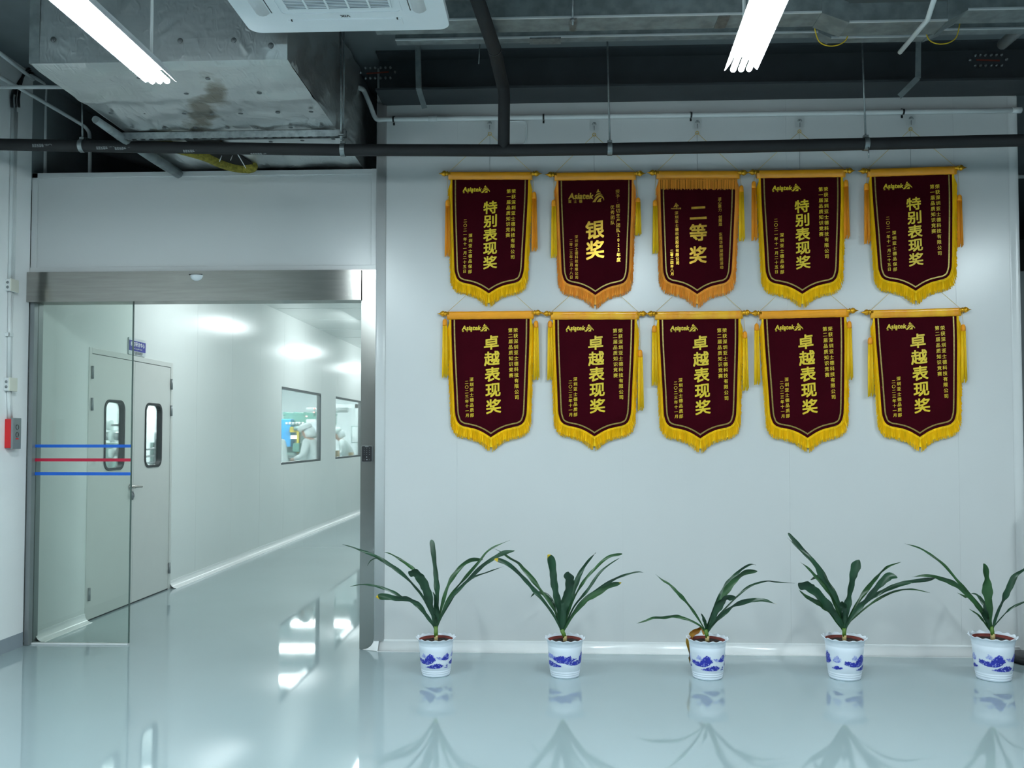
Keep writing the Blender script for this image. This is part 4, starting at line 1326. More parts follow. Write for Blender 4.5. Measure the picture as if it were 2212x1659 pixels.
MB().box(XL + 0.001, XL + 0.044, al.y, al.y + 0.085, az0, az1).build('red_housing', M_RED, o, bevel=0.004)
MB().box(XL + 0.044, XL + 0.060, al.y - 0.001, al.y + 0.092, az0 - 0.006, az1 + 0.008).build('grey_cover', M_GREY, o, bevel=0.003)
for zz in (0.72, 0.46):
    MB().tube(arc((XL + 0.061, al.y + 0.045, az0 + (az1 - az0) * zz), 0.016, 0, 360, 18, 'yz'), 0.0016, 5).build('cover_ring', M_BLK, o)
MB().box(XL + 0.060, XL + 0.0615, al.y + 0.03, al.y + 0.06, az0 + 0.058, az0 + 0.066).build('red_print', M_RED, o)
def tubething(name, label, cat, pts, r, m, group=None, n=12, smooth=0):
    mb = MB().tube(smooth_path(pts, smooth) if smooth else pts, r, n)
    return tag(mb.build(name, m), label, cat, group)
cg = 'white conduits on the left wall'
tubething('conduit', 'white conduit on the left wall running from the ceiling to the upper junction box', 'conduit', [(XL + 0.014, ym - 0.014, zt), (XL + 0.014, ym - 0.014, B1[4])], 0.0125, M_PVC, cg)
tubething('conduit', 'thin white conduit beside the thicker one, ending above the upper junction box', 'conduit', [(XL + 0.01, ym + 0.02, zt - 0.06), (XL + 0.01, ym + 0.02, B1[4])], 0.008, M_PVC, cg)
tubething('conduit', 'thin white conduit nearest the glass door on the left wall', 'conduit', [(XL + 0.009, ym + 0.038, zt - 0.10), (XL + 0.009, ym + 0.038, B1[4] - 0.02)], 0.007, M_PVC, cg)
yq = (B2[1] + B2[2]) / 2 - 0.01
tubething('conduit', 'white conduit between the two junction boxes', 'conduit', [(XL + 0.014, ym - 0.01, B1[3]), (XL + 0.014, yq, B2[4])], 0.0125, M_PVC, cg)
tubething('conduit', 'thin white conduit beside the one between the junction boxes', 'conduit', [(XL + 0.010, ym + 0.024, B1[3]), (XL + 0.010, yq + 0.028, B2[4])], 0.007, M_PVC, cg)
tubething('conduit', 'white conduit from the lower junction box to the alarm box', 'conduit', [(XL + 0.014, yq, B2[3]), (XL + 0.014, al.y + 0.03, az1)], 0.0125, M_PVC, cg)
tubething('conduit', 'thin white conduit beside the one down to the alarm box', 'conduit', [(XL + 0.010, yq + 0.03, B2[3]), (XL + 0.010, al.y + 0.06, az1 + 0.006)], 0.007, M_PVC, cg)
z_ = on_left(20, 724).z
MBc = MB().box(XL + 0.001, XL + 0.03, ym - 0.034, ym - 0.028, z_ - 0.012, z_ + 0.012).box(XL + 0.001, XL + 0.03, ym + 0.004, ym + 0.010, z_ - 0.012, z_ + 0.012).box(XL + 0.026, XL + 0.031, ym - 0.034, ym + 0.010, z_ - 0.012, z_ + 0.012)
tag(MBc.build('conduit_clip', M_PVC), 'white clip on the conduit between the two junction boxes', 'clip')

# ------------------------------------------------------------------ overhead: beams, pipes, ducts, trays
ZB = 3.715
yb0 = at(2, 1300, 187, ZB).y
bm_ = thing('steel_beam', (0, (yb0 + YW) / 2, ZB), 'dark painted steel beam along the top of the banner wall', 'beam')
mb = MB()
bx0, bx1 = -1.15, 8.0
ymid = (yb0 + YW - 0.004) / 2
mb.box(bx0, bx1, yb0, YW - 0.004, ZB, ZB + 0.014)
mb.box(bx0, bx1, yb0, YW - 0.004, ZC - 0.014, ZC)
mb.box(bx0, bx1, ymid - 0.006, ymid + 0.006, ZB + 0.014, ZC - 0.014)
mb.build('girder', M_BEAM, bm_)
for cxp, cyp in ((816, 158), (2134, 131)):
    base = at(1, cxp, cyp, ymid - 0.008)
    pts = [(dx, 0.035 * s_) for s_ in (1, -1) for dx in (-0.082, -0.05, -0.017, 0.02, 0.053, 0.086)] + [(-0.115, 0.004), (0.118, 0.004)]
    for dx, dz in pts:
        MB().lathe([(0, 0), (0.0095, 0), (0.0095, 0.008), (0.005, 0.010), (0.005, 0.018), (0, 0.018)], (base.x + dx, ymid - 0.007, base.z + dz), 6, mtx=Matrix.Rotation(R(90), 3, 'X')).build('bolt', M_GREY, bm_)
    MB().obox((base.x, ymid - 0.009, base.z + 0.002), (0.075, 0, 0.004 * (1 if cxp < 1000 else -1)), (0, 0.0015, 0), (0, 0, 0.005)).build('rust_mark', M_RUST, bm_)
mb = MB().box(-9, -1.3, yb0, YW - 0.004, ZB + 0.02, ZC)

# black insulated pipe across the picture
YP = 5.45
pp = [at(1, x, y, YP) for x, y in ((-55, 311), (0, 312), (330, 318), (740, 324), (1090, 325), (1318, 322), (1600, 317), (1870, 311), (2212, 303), (2500, 297))]
bp_ = thing('insulated_pipe', (pp[4].x, YP, pp[4].z), 'long black foam-insulated pipe across the top of the picture with a branch going up', 'pipe')
MB().tube(pp, 0.0365, 20).build('main_run', M_BLACK, bp_)
v0 = at(1, 1088, 312, YP)
v1 = at(1, 1089, 190, YP)
r1 = at(2, 1068, 106, v1.z + 0.028)
r0 = at(2, 1018, -40, v1.z + 0.03)
br = [(v0.x, YP, pp[4].z), (v1.x, YP, v1.z - 0.05), (v1.x - 0.004, YP - 0.015, v1.z - 0.005), (v1.x - 0.012, YP - 0.06, v1.z + 0.020), r1, r0]
MB().tube(br, [0.0365, 0.0365, 0.038, 0.038, 0.038, 0.036], 20).build('branch', M_BLACK, bp_)
MB().tube([Vector(r1) + (Vector(r0) - Vector(r1)).normalized() * d_ for d_ in (-0.006, 0.006)], 0.0395, 20).build('foam_joint', M_BLK, bp_)
for (px_, py_, txt) in ((90, 314, 0), (228, 319, 1), (268, 320, 0), (415, 325, 0), (560, 331, 0)):
    tm = MB()
    q = at(1, px_, py_, YP - 0.037)
    zc = pp[3].z - 0.0
    def wrap(u, v, q=q):
        ang = (v) / 0.037
        cz = at(1, px_, 312 + px_ * 0.017, YP).z
        base_a = math.asin(max(-0.95, min(0.95, (q.z - cz) / 0.037)))
        a = base_a + ang
        return (q.x - u, YP - 0.0372 * math.cos(a), cz + 0.0372 * math.sin(a))
    s = 'CLASS1 橡塑保温管'
    vs, fs, gw, gh = glyphs(s, 0.005)
    k = 0.125 / gw
    tm.add(vs, fs, lambda p_: wrap(p_.x * k, -p_.y * k * 1.4))
    tm.build('pipe_print', M_PIPEINK, bp_)
for (px_, py_, tpx, tpy) in ((178, 300, 176, 218), (741, 318, 733, 60), (1317, 312, 1310, -60), (1870, 300, 1862, -60)):
    q = at(1, px_, py_, YP)
    zc = min(pp, key=lambda p_: abs(p_.x - q.x)).z
    for i in range(len(pp) - 1):
        if pp[i].x <= q.x <= pp[i + 1].x:
            zc = pp[i].z + (pp[i + 1].z - pp[i].z) * (q.x - pp[i].x) / (pp[i + 1].x - pp[i].x)
    nm = {178: 'under the left edge of the foil duct', 741: 'beside the right side of the foil duct', 1317: 'above the banner with the large emblem', 1870: 'above the two right-hand banners'}[px_]
    o = thing('pipe_hanger', (q.x, YP, zc), f'galvanised pipe clamp and threaded rod {nm}', 'hanger', 'hangers of the black pipe')
    cl_ = MB()
    NN = 24
    for i in range(NN):
        a0, a1 = 2 * math.pi * i / NN, 2 * math.pi * (i + 1) / NN
        b = len(cl_.v)
        for a in (a0, a1):
            for rr_, xx in ((0.0375, -0.014), (0.0375, 0.014), (0.0405, 0.014), (0.0405, -0.014)):
                cl_.v.append(Vector((q.x + xx, YP + rr_ * math.cos(a), zc + rr_ * math.sin(a))))
        for k in range(4):
            cl_.face((b + k, b + (k + 1) % 4, b + 4 + (k + 1) % 4, b + 4 + k), 0)
    cl_.box(q.x - 0.014, q.x + 0.014, YP - 0.012, YP + 0.012, zc + 0.038, zc + 0.052)
    cl_.build('clamp', M_GALV, o)
    ztop = ZC if px_ > 200 else 3.62
    xt = q.x + (tpx - px_) * 0.0028 * ((ztop - zc) / max(0.3, at(1, tpx, tpy, YP).z - zc))
    MB().tube([(q.x, YP, zc + 0.04), (xt, YP, ztop)], 0.0055, 8).build('threaded_rod', M_GALV, o)
    if px_ == 1870:
        MB().tube([(q.x + 0.004, YP - 0.035, zc - 0.03), (q.x + 0.004, YP - 0.035, zc - 0.095)], 0.004, 8).build('rod_tail', M_GALV, o)

# white pvc pipe along the wall
wp = thing('pvc_pipe', at(1, 1500, 248, YW - 0.03), 'white plastic conduit running along the top of the banner wall', 'pipe')
zl, zr = at(1, 833, 258, YW - 0.026), at(1, 2198, 238, YW - 0.026)
e1, e2, e3 = at(1, 812, 256, YW - 0.02), at(1, 786, 196, YW - 0.03), at(1, 776, 190, YW - 0.09)
MB().tube(smooth_path([zr, (zr * 0.5 + zl * 0.5), zl], 3) + smooth_path([zl - Vector((0.02, 0, 0)), e1, (e1 + e2) / 2, e2, e3, at(1, 772, 189, YW - 0.12)], 6), 0.0165, 14).build('conduit_run', M_PVC, wp)
for px_ in (935, 2196):
    q = zl.lerp(zr, (at(1, px_, 250, YW - 0.026).x - zl.x) / (zr.x - zl.x))
    MB().tube([q - Vector((0.03, 0, 0)), q + Vector((0.03, 0, 0))], 0.0205, 14).build('coupling', M_PVC, wp)
for px_ in (850, 1174, 1493, 1951):
    q = zl.lerp(zr, (at(1, px_, 250, YW - 0.026).x - zl.x) / (zr.x - zl.x))
    nm = {850: 'by the bend', 1174: 'right of the black branch pipe', 1493: 'above the middle banner', 1951: 'above the rightmost banner'}[px_]
    k_ = MB()
    for a in range(0, 180, 18):
        a0, a1 = R(a - 90 + 180), R(a + 18 - 90 + 180)
        b = len(k_.v)
        for aa in (a0, a1):
            for rr_, xx in ((0.017, -0.006), (0.017, 0.006), (0.0195, 0.006), (0.0195, -0.006)):
                k_.v.append(Vector((q.x + xx, q.y + rr_ * math.cos(aa), q.z + rr_ * math.sin(aa))))
        for k in range(4):
            k_.face((b + k, b + (k + 1) % 4, b + 4 + (k + 1) % 4, b + 4 + k), 0)
    k_.box(q.x - 0.006, q.x + 0.006, YW - 0.006, YW - 0.001, q.z - 0.034, q.z - 0.015)
    k_.box(q.x - 0.006, q.x + 0.006, YW - 0.006, YW - 0.001, q.z + 0.015, q.z + 0.03)
    tag(k_.build('pipe_clip', M_BLK), f'small black clip on the white wall conduit {nm}', 'clip', 'black clips on the wall conduit')
q0, q1 = at(1, 1102, 262, YW - 0.006), at(1, 1137, 312, YW - 0.006)
tag(MB().tube(smooth_path([(q0.x, q0.y, q0.z), (q1.x - 0.02, q0.y, q0.z), (q1.x, q0.y, q0.z - 0.03), (q1.x - 0.004, q0.y, q1.z + 0.03), (q1.x - 0.03, q0.y, q1.z), (q0.x, q0.y, q1.z)], 4), 0.004, 6).build('cable_loop', M_PVC), 'thin white cable loop on the wall beside the black branch pipe', 'cable')

# foil-wrapped duct
ZD = 3.30
fL, fR = at(2, 57, 133, ZD), at(2, 624, 133, ZD)
yF = (fL.y + fR.y) / 2
dx0, dx1 = fL.x, fR.x
du = thing('foil_duct', ((dx0 + dx1) / 2, 5.4, ZD), 'big foil-wrapped air duct at upper left', 'duct')
def duct_mesh():
    m = MB()
    rnd = random.Random(8)
    NX, NY, NZ = 28, 72, 14
    y1 = 7.4
    def grid(fn, nu, nv):
        b = len(m.v)
        for i in range(nu + 1):
            for j in range(nv + 1):
                m.v.append(Vector(fn(i / nu, j / nv)))
        for i in range(nu):
            for j in range(nv):
                a = b + i * (nv + 1) + j
                m.face((a, a + 1, a + nv + 2, a + nv + 1), 0, True)
    def wob(x, y, z):
        return 0.004 * math.sin(x * 17 + y * 9) + 0.004 * math.sin(y * 23 - z * 11 + x * 5) + 0.003 * math.sin(x * 41 + z * 31)
    X = lambda t: dx0 + (dx1 - dx0) * t
    yq = at(2, 440, 214, ZD).y
    def fold(y):
        e = min(1, (y - yF) / 0.06)
        return 0.016 * (1 - e) - 0.010 * math.exp(-((y - yq) / 0.05) ** 2) + (0.008 if y > yq else 0) - 0.006
    grid(lambda u, v: (X(u), yF + (y1 - yF) * v, ZD + (wob(X(u), v * 3, 0) if 0 < u < 1 and 0 < v < 1 else 0) + fold(yF + (y1 - yF) * v)), NX, NY)
    grid(lambda u, v: (X(u), yF + (wob(X(u), 0, v * .7) * 0.4 if 0 < u < 1 and v > 0 else 0), ZD + (ZC - 0.04 - ZD) * v), NX, NZ)
    for xx, s_ in ((dx0, -1), (dx1, 1)):
        grid(lambda u, v: (xx + s_ * (wob(0, u * 3, v) * 1.6 if 0 < u < 1 and 0 < v else 0), yF + (y1 - yF) * u, ZD + (ZC - 0.04 - ZD) * v), NY, NZ)
    return m
duct_mesh().build('foil_wrap', M_FOIL, du)
# corner tapes
tp = MB()
tp.box(dx0 - 0.002, dx0 + 0.05, yF - 0.004, yF - 0.001, ZD, ZC - 0.04)
tp.build('foil_tape', M_GALVD, du)
pin = MB().lathe([(0, 0.003), (0.012, 0.002), (0.014, 0.0), (0, 0.0)], (0, 0, 0), 14).mesh('insulation_pin', M_DGREY)
def pin_at(p, nrm):
    o_ = bpy.data.objects.new('insulation_pin', pin); C.objects.link(o_); o_.parent = du
    o_.matrix_parent_inverse = du.matrix_world.inverted()
    o_.location = p
    o_.rotation_euler = Vector(nrm).to_track_quat('Z', 'Y').to_euler()
for (px_, py_) in ((140, 173), (210, 171), (300, 169), (449, 171), (532, 170), (609, 167), (263, 210), (402, 203), (476, 203), (560, 202), (632, 202), (185, 207), (240, 245), (315, 246), (398, 246), (458, 248), (520, 246), (600, 244), (672, 242), (285, 275), (355, 277), (422, 277), (491, 277), (554, 277), (628, 276), (694, 273), (585, 307), (653, 304), (720, 301), (633, 360)):
    q = at(2, px_, py_, ZD - 0.006)
    pin_at((q.x, q.y, ZD - 0.004), (0, 0, -1))
for (px_, py_) in ((115, 85), (389, 88), (505, 87), (585, 98)):
    q = at(1, px_, py_, yF - 0.003)
    pin_at((q.x, yF - 0.004, q.z), (0, -1, 0))
# torn opening with yellow wool, behind the black pipe; the shade inside is a near-black painted plate
ctr = [at(2, x, y, ZD - 0.014) for x, y in ((312, 300), (380, 318), (440, 335), (470, 348), (500, 358), (530, 362), (552, 357))]
MB().tube(smooth_path(ctr, 5), [0.040] * 26 + [0.044, 0.044, 0.040, 0.032, 0.022], 10, sx=0.8).build('glass_wool_lip', M_INSUL, du)
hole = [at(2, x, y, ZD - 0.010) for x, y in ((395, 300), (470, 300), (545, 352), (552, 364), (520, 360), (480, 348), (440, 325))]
MB().prism([(p_.x, p_.y) for p_ in hole], lambda u, v, ww: (u, v, ZD - 0.010 - ww), 0.002).build('opening_shade', mat('painted_hole_shade', (8, 9, 9), 1.0), du)
for a, b in (((479, 336), (474, 349)), ((502, 336), (498, 346)), ((514, 334), (531, 363))):
    p0, p1 = at(2, *a, ZD - 0.03), at(2, *b, ZD - 0.07)
    MB().tube([p0, p1], 0.0028, 6).build('cable_tie', M_WHITE, du)

# galvanised strut under the duct with its two rods
ys = at(2, 500, 281, ZD - 0.006).y
sx0, sx1 = at(1, 256, 290, ys).x, at(1, 746, 290, ys).x
st = thing('strut_channel', ((sx0 + sx1) / 2, ys, ZD - 0.05), 'galvanised slotted channel carrying the foil duct', 'channel')
mb = MB().box(sx0, sx1, ys, ys + 0.041, ZD - 0.012, ZD - 0.009).box(sx0, sx1, ys, ys + 0.003, ZD - 0.052, ZD - 0.009).box(sx0, sx1, ys + 0.038, ys + 0.041, ZD - 0.052, ZD - 0.009)
for i in range(26):
    x = sx0 + 0.02 + (sx1 - sx0 - 0.04) * i / 25
    mb.box(x - 0.018, x + 0.008, ys - 0.002, ys + 0.014, ZD - 0.055, ZD - 0.052)
mb.build('channel', M_GALV, st)
MB().tube([(sx1 - 0.02, ys - 0.02, ZD - 0.08), (sx1 - 0.03, ys - 0.02, ZC)], 0.006, 8).build('threaded_rod', M_GALV, st)
MB().box(sx1 - 0.035, sx1 + 0.0, ys - 0.04, ys, ZD - 0.058, ZD - 0.052).build('square_washer', M_GALV, st)
MB().tube([(sx1 - 0.02, ys - 0.02, ZD - 0.07), (sx1 - 0.02, ys - 0.02, ZD - 0.056)], 0.011, 6).build('nut', M_GREY, st)
# small galvanised side duct under the left edge
a, b = at(2, 205, 255, ZD - 0.02), at(2, 300, 330, ZD - 0.02)
tubething('side_duct', 'bent galvanised edge strip under the left side of the foil duct', 'duct', [at(2, 206, 258, 3.262), at(2, 258, 294, 3.262), at(2, 330, 340, 3.262), at(2, 385, 375, 3.262)], [0.022, 0.026, 0.034, 0.034], M_GALVD, n=8)
tubething('insulated_pipe', 'short black insulated pipe slanting down behind the long one at left', 'pipe', [at(1, 175, 308, 6.3), at(1, 300, 342, 6.35), at(1, 400, 382, 6.4)], 0.045, M_BLACK, n=16)

# void at upper left: conduits and black cables
vg = 'conduits in the void at upper left'
tubething('conduit', 'horizontal white conduit at upper left entering behind the duct', 'conduit', [at(1, -60, 188, 5.6), at(1, 140, 188, 5.6)], 0.0125, M_PVC, vg)
tubething('conduit', 'vertical white conduit in the dark void beside the left wall', 'conduit', smooth_path([at(1, 97, 378, 6.28), at(1, 97, 230, 6.28), at(1, 97, 188, 6.28), at(1, 86, 174, 6.2), at(1, 66, 164, 6.05)], 4), 0.0135, M_PVC, vg)
tubething('conduit', 'upper slanting white conduit crossing the void at upper left', 'conduit', [at(0, -20, 100, XL + 0.12), at(0, 45, 150, XL + 0.12), at(0, 72, 172, XL + 0.12)], 0.0125, M_PVC, vg)
tubething('conduit', 'lower slanting white conduit crossing the void at upper left', 'conduit', smooth_path([at(1, -10, 160, 5.5), at(1, 90, 218, 6.0), at(1, 165, 262, 6.3), at(1, 187, 278, 6.36), at(1, 194, 300, 6.36), at(1, 194, 380, 6.36)], 4), 0.013, M_PVC, vg)
tubething('conduit', 'slanting white conduit just above the door panel at left', 'conduit', [at(1, 72, 336, 6.28), at(1, 100, 351, 6.5), at(1, 155, 376, 6.8)], 0.0125, M_PVC, vg)
for i, (nm, x) in enumerate((('nearest the picture edge', 26), ('in the middle of three', 33), ('closest to the duct', 41))):
    tubething('cable', f'black cable bending into the left wall conduits, {nm}', 'cable', [at(0, x, 232, XL + 0.02), at(0, x, 205, XL + 0.02), at(1, x + 12, 178 - i * 10, 5.98), at(1, x + 45, 156 - i * 10, 6.1), at(1, x + 95, 156 - i * 10, 6.3)], 0.009, M_BLK, 'black cables at upper left', 10, 4)

# cassette air conditioner
ZA = 3.40
far_ = at(2, 750, 68, ZA)
ax0, ax1 = at(2, 540, 66, ZA).x, at(2, 972, 60, ZA).x
aw = 0.95
ac = thing('ceiling_air_conditioner', ((ax0 + ax1) / 2, far_.y - aw / 2, ZA), 'white square cassette air conditioner under the ceiling', 'air conditioner')
y1 = far_.y; y0 = y1 - aw
pb = MB().prism(rrect(ax0, ax1, y0, y1, 0.06, 8), lambda u, v, ww: (u, v, ZA + ww), 0.035)
pb.build('face_panel', M_ACW, ac, bevel=0.012)
MB().box(ax0 + 0.06, ax1 - 0.06, y0 + 0.06, y1 - 0.06, ZA + 0.035, ZA + 0.29).build('casing', M_GALVD, ac)
cx_, cy_ = (ax0 + ax1) / 2, (y0 + y1) / 2
gm = MB()
ring(gm, rrect(cx_ - 0.285, cx_ + 0.285, cy_ - 0.285, cy_ + 0.285, 0.02), rrect(cx_ - 0.275, cx_ + 0.275, cy_ - 0.275, cy_ + 0.275, 0.018), lambda u, v, ww: (u, v, ZA - 0.003 + ww), 0.004)
gm.build('grille_frame', M_ACW, ac)
MB().box(cx_ - 0.24, cx_ + 0.24, cy_ - 0.235, cy_ + 0.235, ZA - 0.0015, ZA - 0.0005).build('grille_recess', M_ACG, ac)
gm = MB()
for i in range(34):
    y = cy_ - 0.235 + 0.47 * i / 33
    gm.box(cx_ - 0.24, cx_ + 0.24, y - 0.0030, y + 0.0030, ZA - 0.0028, ZA - 0.0015)
for i in range(6):
    x = cx_ - 0.24 + 0.48 * i / 5
    gm.box(x - 0.004, x + 0.004, cy_ - 0.235, cy_ + 0.235, ZA - 0.008, ZA - 0.0015)
gm.build('intake_grille', M_ACW, ac)
for (lx, ly, hx, hy) in ((cx_ - 0.365, cy_, 0.035, 0.27), (cx_ + 0.365, cy_, 0.035, 0.27), (cx_, cy_ + 0.375, 0.27, 0.035), (cx_, cy_ - 0.375, 0.27, 0.035)):
    lv = MB()
    if hx < hy:
        lv.tube([(lx, ly - hy, ZA + 0.026), (lx, ly + hy, ZA + 0.026)], 0.042, 16)
        ss_ = -0.042 if lx < cx_ else 0.042
        MB().box(lx - ss_ - 0.002, lx - ss_ + 0.002, ly - hy, ly + hy, ZA - 0.0015, ZA - 0.0004).build('louvre_slot', M_BLK, ac)
    else:
        lv.box(lx - hx, lx + hx, ly - hy, ly + hy, ZA - 0.004, ZA + 0.004)
    lv.build('air_louvre', M_ACW, ac, bevel=0.004 if hx > hy else 0)
lg = MB()
put(lg, 'VIK', cx_ + 0.01, cy_ + 0.312, 0, lambda u, v: (2 * (cx_ + 0.01) - u, v, ZA - 0.0012), 0.015, fit_w=0.046)
lg.build('maker_mark', M_BLK, ac)
for sx_ in (-0.25, 0.25):
    MB().box(cx_ + sx_ - 0.003, cx_ + sx_ + 0.003, cy_ + 0.335, cy_ + 0.35, ZA - 0.0055, ZA - 0.0012).build('louvre_slot', M_BLK, ac)
for sx_ in (-1, 1):
    for sy_ in (-1, 1):
        MB().tube([(cx_ + sx_ * 0.36, cy_ + sy_ * 0.36, ZA + 0.2), (cx_ + sx_ * 0.36, cy_ + sy_ * 0.36, ZC)], 0.006, 8).build('hanging_rod', M_GALVD, ac)

# tube lamps
def lamp(a, b, label):
    a, b = Vector(a), Vector(b)
    t = (b - a).normalized()
    b = a + t * 1.22
    s_ = t.cross(Vector((0, 0, 1))).normalized()
    o = thing('tube_lamp', (a + b) / 2, label, 'lamp', 'hanging tube lamps')
    P = lambda l_, w_, z_: a + t * l_ + s_ * w_ + Vector((0, 0, z_))
    hs = MB()
    prof = [(-0.072, -0.004), (-0.066, -0.002), (-0.042, 0.030), (-0.030, 0.055), (0.030, 0.055), (0.042, 0.030), (0.066, -0.002), (0.072, -0.004), (0.068, 0.004), (0.040, 0.044), (0.032, 0.062), (-0.032, 0.062), (-0.040, 0.044), (-0.068, 0.004)]
    n = len(prof)
    for l_ in (-0.0, 1.22):
        for u, v in prof: hs.v.append(P(l_, u, v))
    for i in range(n):
        hs.face((i, (i + 1) % n, n + (i + 1) % n, n + i), 0)
    hs.build('reflector_housing', M_ACW, o)
    for w_ in (-0.034, 0.0, 0.034):
        MB().tube([P(0.012, w_, -0.004), P(1.205, w_, -0.004)], 0.0125, 12).build('light_tube', M_TUBE, o)
    for l_ in (0.10, 1.12):
        MB().tube([P(l_, 0, 0.06), (*P(l_, 0, 0).xy, ZC)], 0.007, 8).build('suspension_rod', M_PVC, o)
    return o
lamp(at(2, 348, 176, LAMP_Z), at(2, 150, 0, LAMP_Z), 'left hanging tube lamp below the foil duct')
lamp(at(2, 1600, 150, LAMP_Z), at(2, 1660, 0, LAMP_Z), 'right hanging tube lamp above the banners')
# the rest of the same rows, just outside the picture
lamp((3.95, 4.05, LAMP_Z), (3.95, 2.8, LAMP_Z), 'hanging tube lamp past the right edge of the picture')
for lx, nm in ((-1.85, 'left'), (1.0, 'middle'), (3.95, 'right')):
    lamp((lx, 1.3, LAMP_Z), (lx, 0.0, LAMP_Z), f'hanging tube lamp overhead, the {nm} one of the row nearest the camera')

# cable trunking with dips and yellow earth wires
def trunk(name, label, z, py0, py1, h, dips, x0, x1, wires=False):
    yy0, yy1 = at(2, 1400, py0, z).y, at(2, 1400, py1, z).y
    o = thing(name, ((x0 + x1) / 2, yy0, z), label, 'cable tray', 'cable trunkings under the ceiling')
    path = [(x0, z)] + dips + [(x1, z)]
    for i in range(len(path) - 1):
        (xa, za), (xb, zb) = path[i], path[i + 1]
        m = MB()
        e = 0.0 if za == zb else 0.004
        b = len(m.v)
        for yy in (yy0 - e, yy1 + e):
            for (x_, z_) in ((xa, za - e), (xb, zb - e), (xb, zb + h + e), (xa, za + h + e)):
                m.v.append(Vector((x_, yy, z_)))
        for q_ in ((0, 1, 2, 3), (4, 7, 6, 5), (0, 4, 5, 1), (1, 5, 6, 2), (2, 6, 7, 3), (3, 7, 4, 0)):
            m.face([b + k for k in q_])
        m.build('tray_section' if za == zb else 'sloping_section', M_GALVD, o)
        if za == zb:
            l_ = MB().box(xa, xb, yy0 - 0.005, yy0 + 0.006, za - 0.003, za + 0.006)
            l_.build('edge_lip', mat('bright_galvanised_edge', (206, 212, 214), 0.45, metal=0.3), o)
    return o, yy0, yy1
ztA = 3.64
yA = at(2, 1400, 33, ztA).y
xa = [at(1, px_, 40, yA).x for px_ in (1776, 1835, 2048, 2092)]
dA = [(xa[0], ztA), (xa[1], ztA - 0.055), (xa[2], ztA - 0.055), (xa[3], ztA)]
o, ya0, ya1 = trunk('cable_trunking', 'nearer galvanised cable trunking under the ceiling, dipping at right', ztA, 34, 64, 0.10, dA, -0.95, 5.2)
for (x_, d_) in ((xa[0] + 0.09, 1), (xa[2] + 0.03, 1)):
    MB().tube(smooth_path([(x_ - 0.08, ya1 + 0.01, ztA + 0.01), (x_ - 0.05, ya1 + 0.02, ztA - 0.075), (x_ + 0.02, ya1 + 0.02, ztA - 0.10), (x_ + 0.09, ya1 + 0.02, ztA - 0.07), (x_ + 0.11, ya1 + 0.01, ztA + 0.01)], 5), 0.0032, 6).build('earth_wire', M_YWIRE, o)
for px_, w_ in ((1560, 0.06), (1238, 0.035)):
    q = at(2, px_, 45, ztA)
    MB().box(q.x - w_ / 2, q.x + w_ / 2, ya0 + 0.01, ya1 - 0.01, ztA - 0.006, ztA - 0.001).build('joint_plate', M_GALV, o)
q = at(2, 1237, 40, ztA)
for dy_ in (0.02,):
    MB().tube([(q.x, ya0 - 0.015, ztA - 0.05), (q.x, ya0 - 0.015, ZC - 0.003)], 0.005, 8).build('threaded_rod', M_GALV, o)
    MB().tube([(q.x, ya0 - 0.015, ztA - 0.03), (q.x, ya0 - 0.015, ztA - 0.015)], 0.011, 6).build('nut', M_GREY, o)
ztB = 3.74
yB = at(2, 1400, 75, ztB).y
xb = [at(1, px_, 78, yB).x for px_ in (1768, 1796, 2004, 2040)]
dB = [(xb[0], ztB), (xb[1], ztB - 0.035), (xb[2], ztB - 0.035), (xb[3], ztB)]
o, yb_0, yb_1 = trunk('cable_trunking', 'farther narrow cable trunking just in front of the dark beam', ztB, 76, 88, 0.06, dB, -0.9, 5.2)
q = at(2, 1178, 82, ztB)
MB().box(q.x - 0.09, q.x + 0.09, yb_0 - 0.004, yb_1, ztB - 0.010, ztB - 0.002).build('joint_plate', M_GALV, o)

# bent galvanised braces hanging in front of the beam
def brace(pts, label):
    P = [at(1, x, y, yy) for x, y, yy in pts]
    o = MB()
    for i in range(len(P) - 1):
        d_ = (P[i + 1] - P[i])
        c_ = (P[i + 1] + P[i]) / 2
        t_ = d_.normalized()
        s_ = Vector((0, 1, 0)).cross(t_)
        s_ = s_.normalized() if s_.length > 1e-3 else Vector((1, 0, 0))
        n_ = t_.cross(s_)
        o.obox(c_ - s_ * 0.0, s_ * 0.017, n_ * 0.0025, d_ / 2)
        o.obox(c_ - s_ * 0.016 + n_ * 0.014, s_ * 0.002, n_ * 0.014, d_ / 2)
    return tag(o.build('angle_brace', M_GALVD), label, 'bracket', 'bent braces in front of the beam')
brace([(902, 96, yb0 - 0.05), (904, 192, yb0 - 0.05), (917, 234, yb0 - 0.02)], 'bent galvanised brace in front of the beam right of the air conditioner')
brace([(1984, 75, yb0 - 0.05), (1983, 168, yb0 - 0.05), (1943, 208, yb0 - 0.02)], 'bent galvanised brace in front of the beam at upper right')
tubething('conduit', 'white conduit slanting down to a cut end at upper right', 'conduit', [at(2, 2030, -40, 3.50), at(2, 2004, 42, 3.50), at(2, 1944, 113, 3.50)], 0.0125, M_PVC, 'conduits at upper right')
tubething('conduit', 'grey foam-covered pipe at the upper right edge', 'pipe', [at(2, 2165, 96, 3.80), at(2, 2230, 40, 3.78)], 0.032, M_GREY, 'conduits at upper right')
tubething('rod', 'thin bare rod hanging left of the black branch pipe', 'rod', [at(1, 1037, 88, yb0 - 0.06), at(1, 1034, 138, yb0 - 0.06)], 0.0045, M_GALV)
for i, (px_, nm) in enumerate(((733, 'left'), (738, 'right'))):
    pass
tubething('rod', 'thin grey rod running up in front of the right side of the foil duct', 'rod', [at(1, 742, 300, 5.40), at(1, 744, -40, 5.40)], 0.005, M_GALVD)

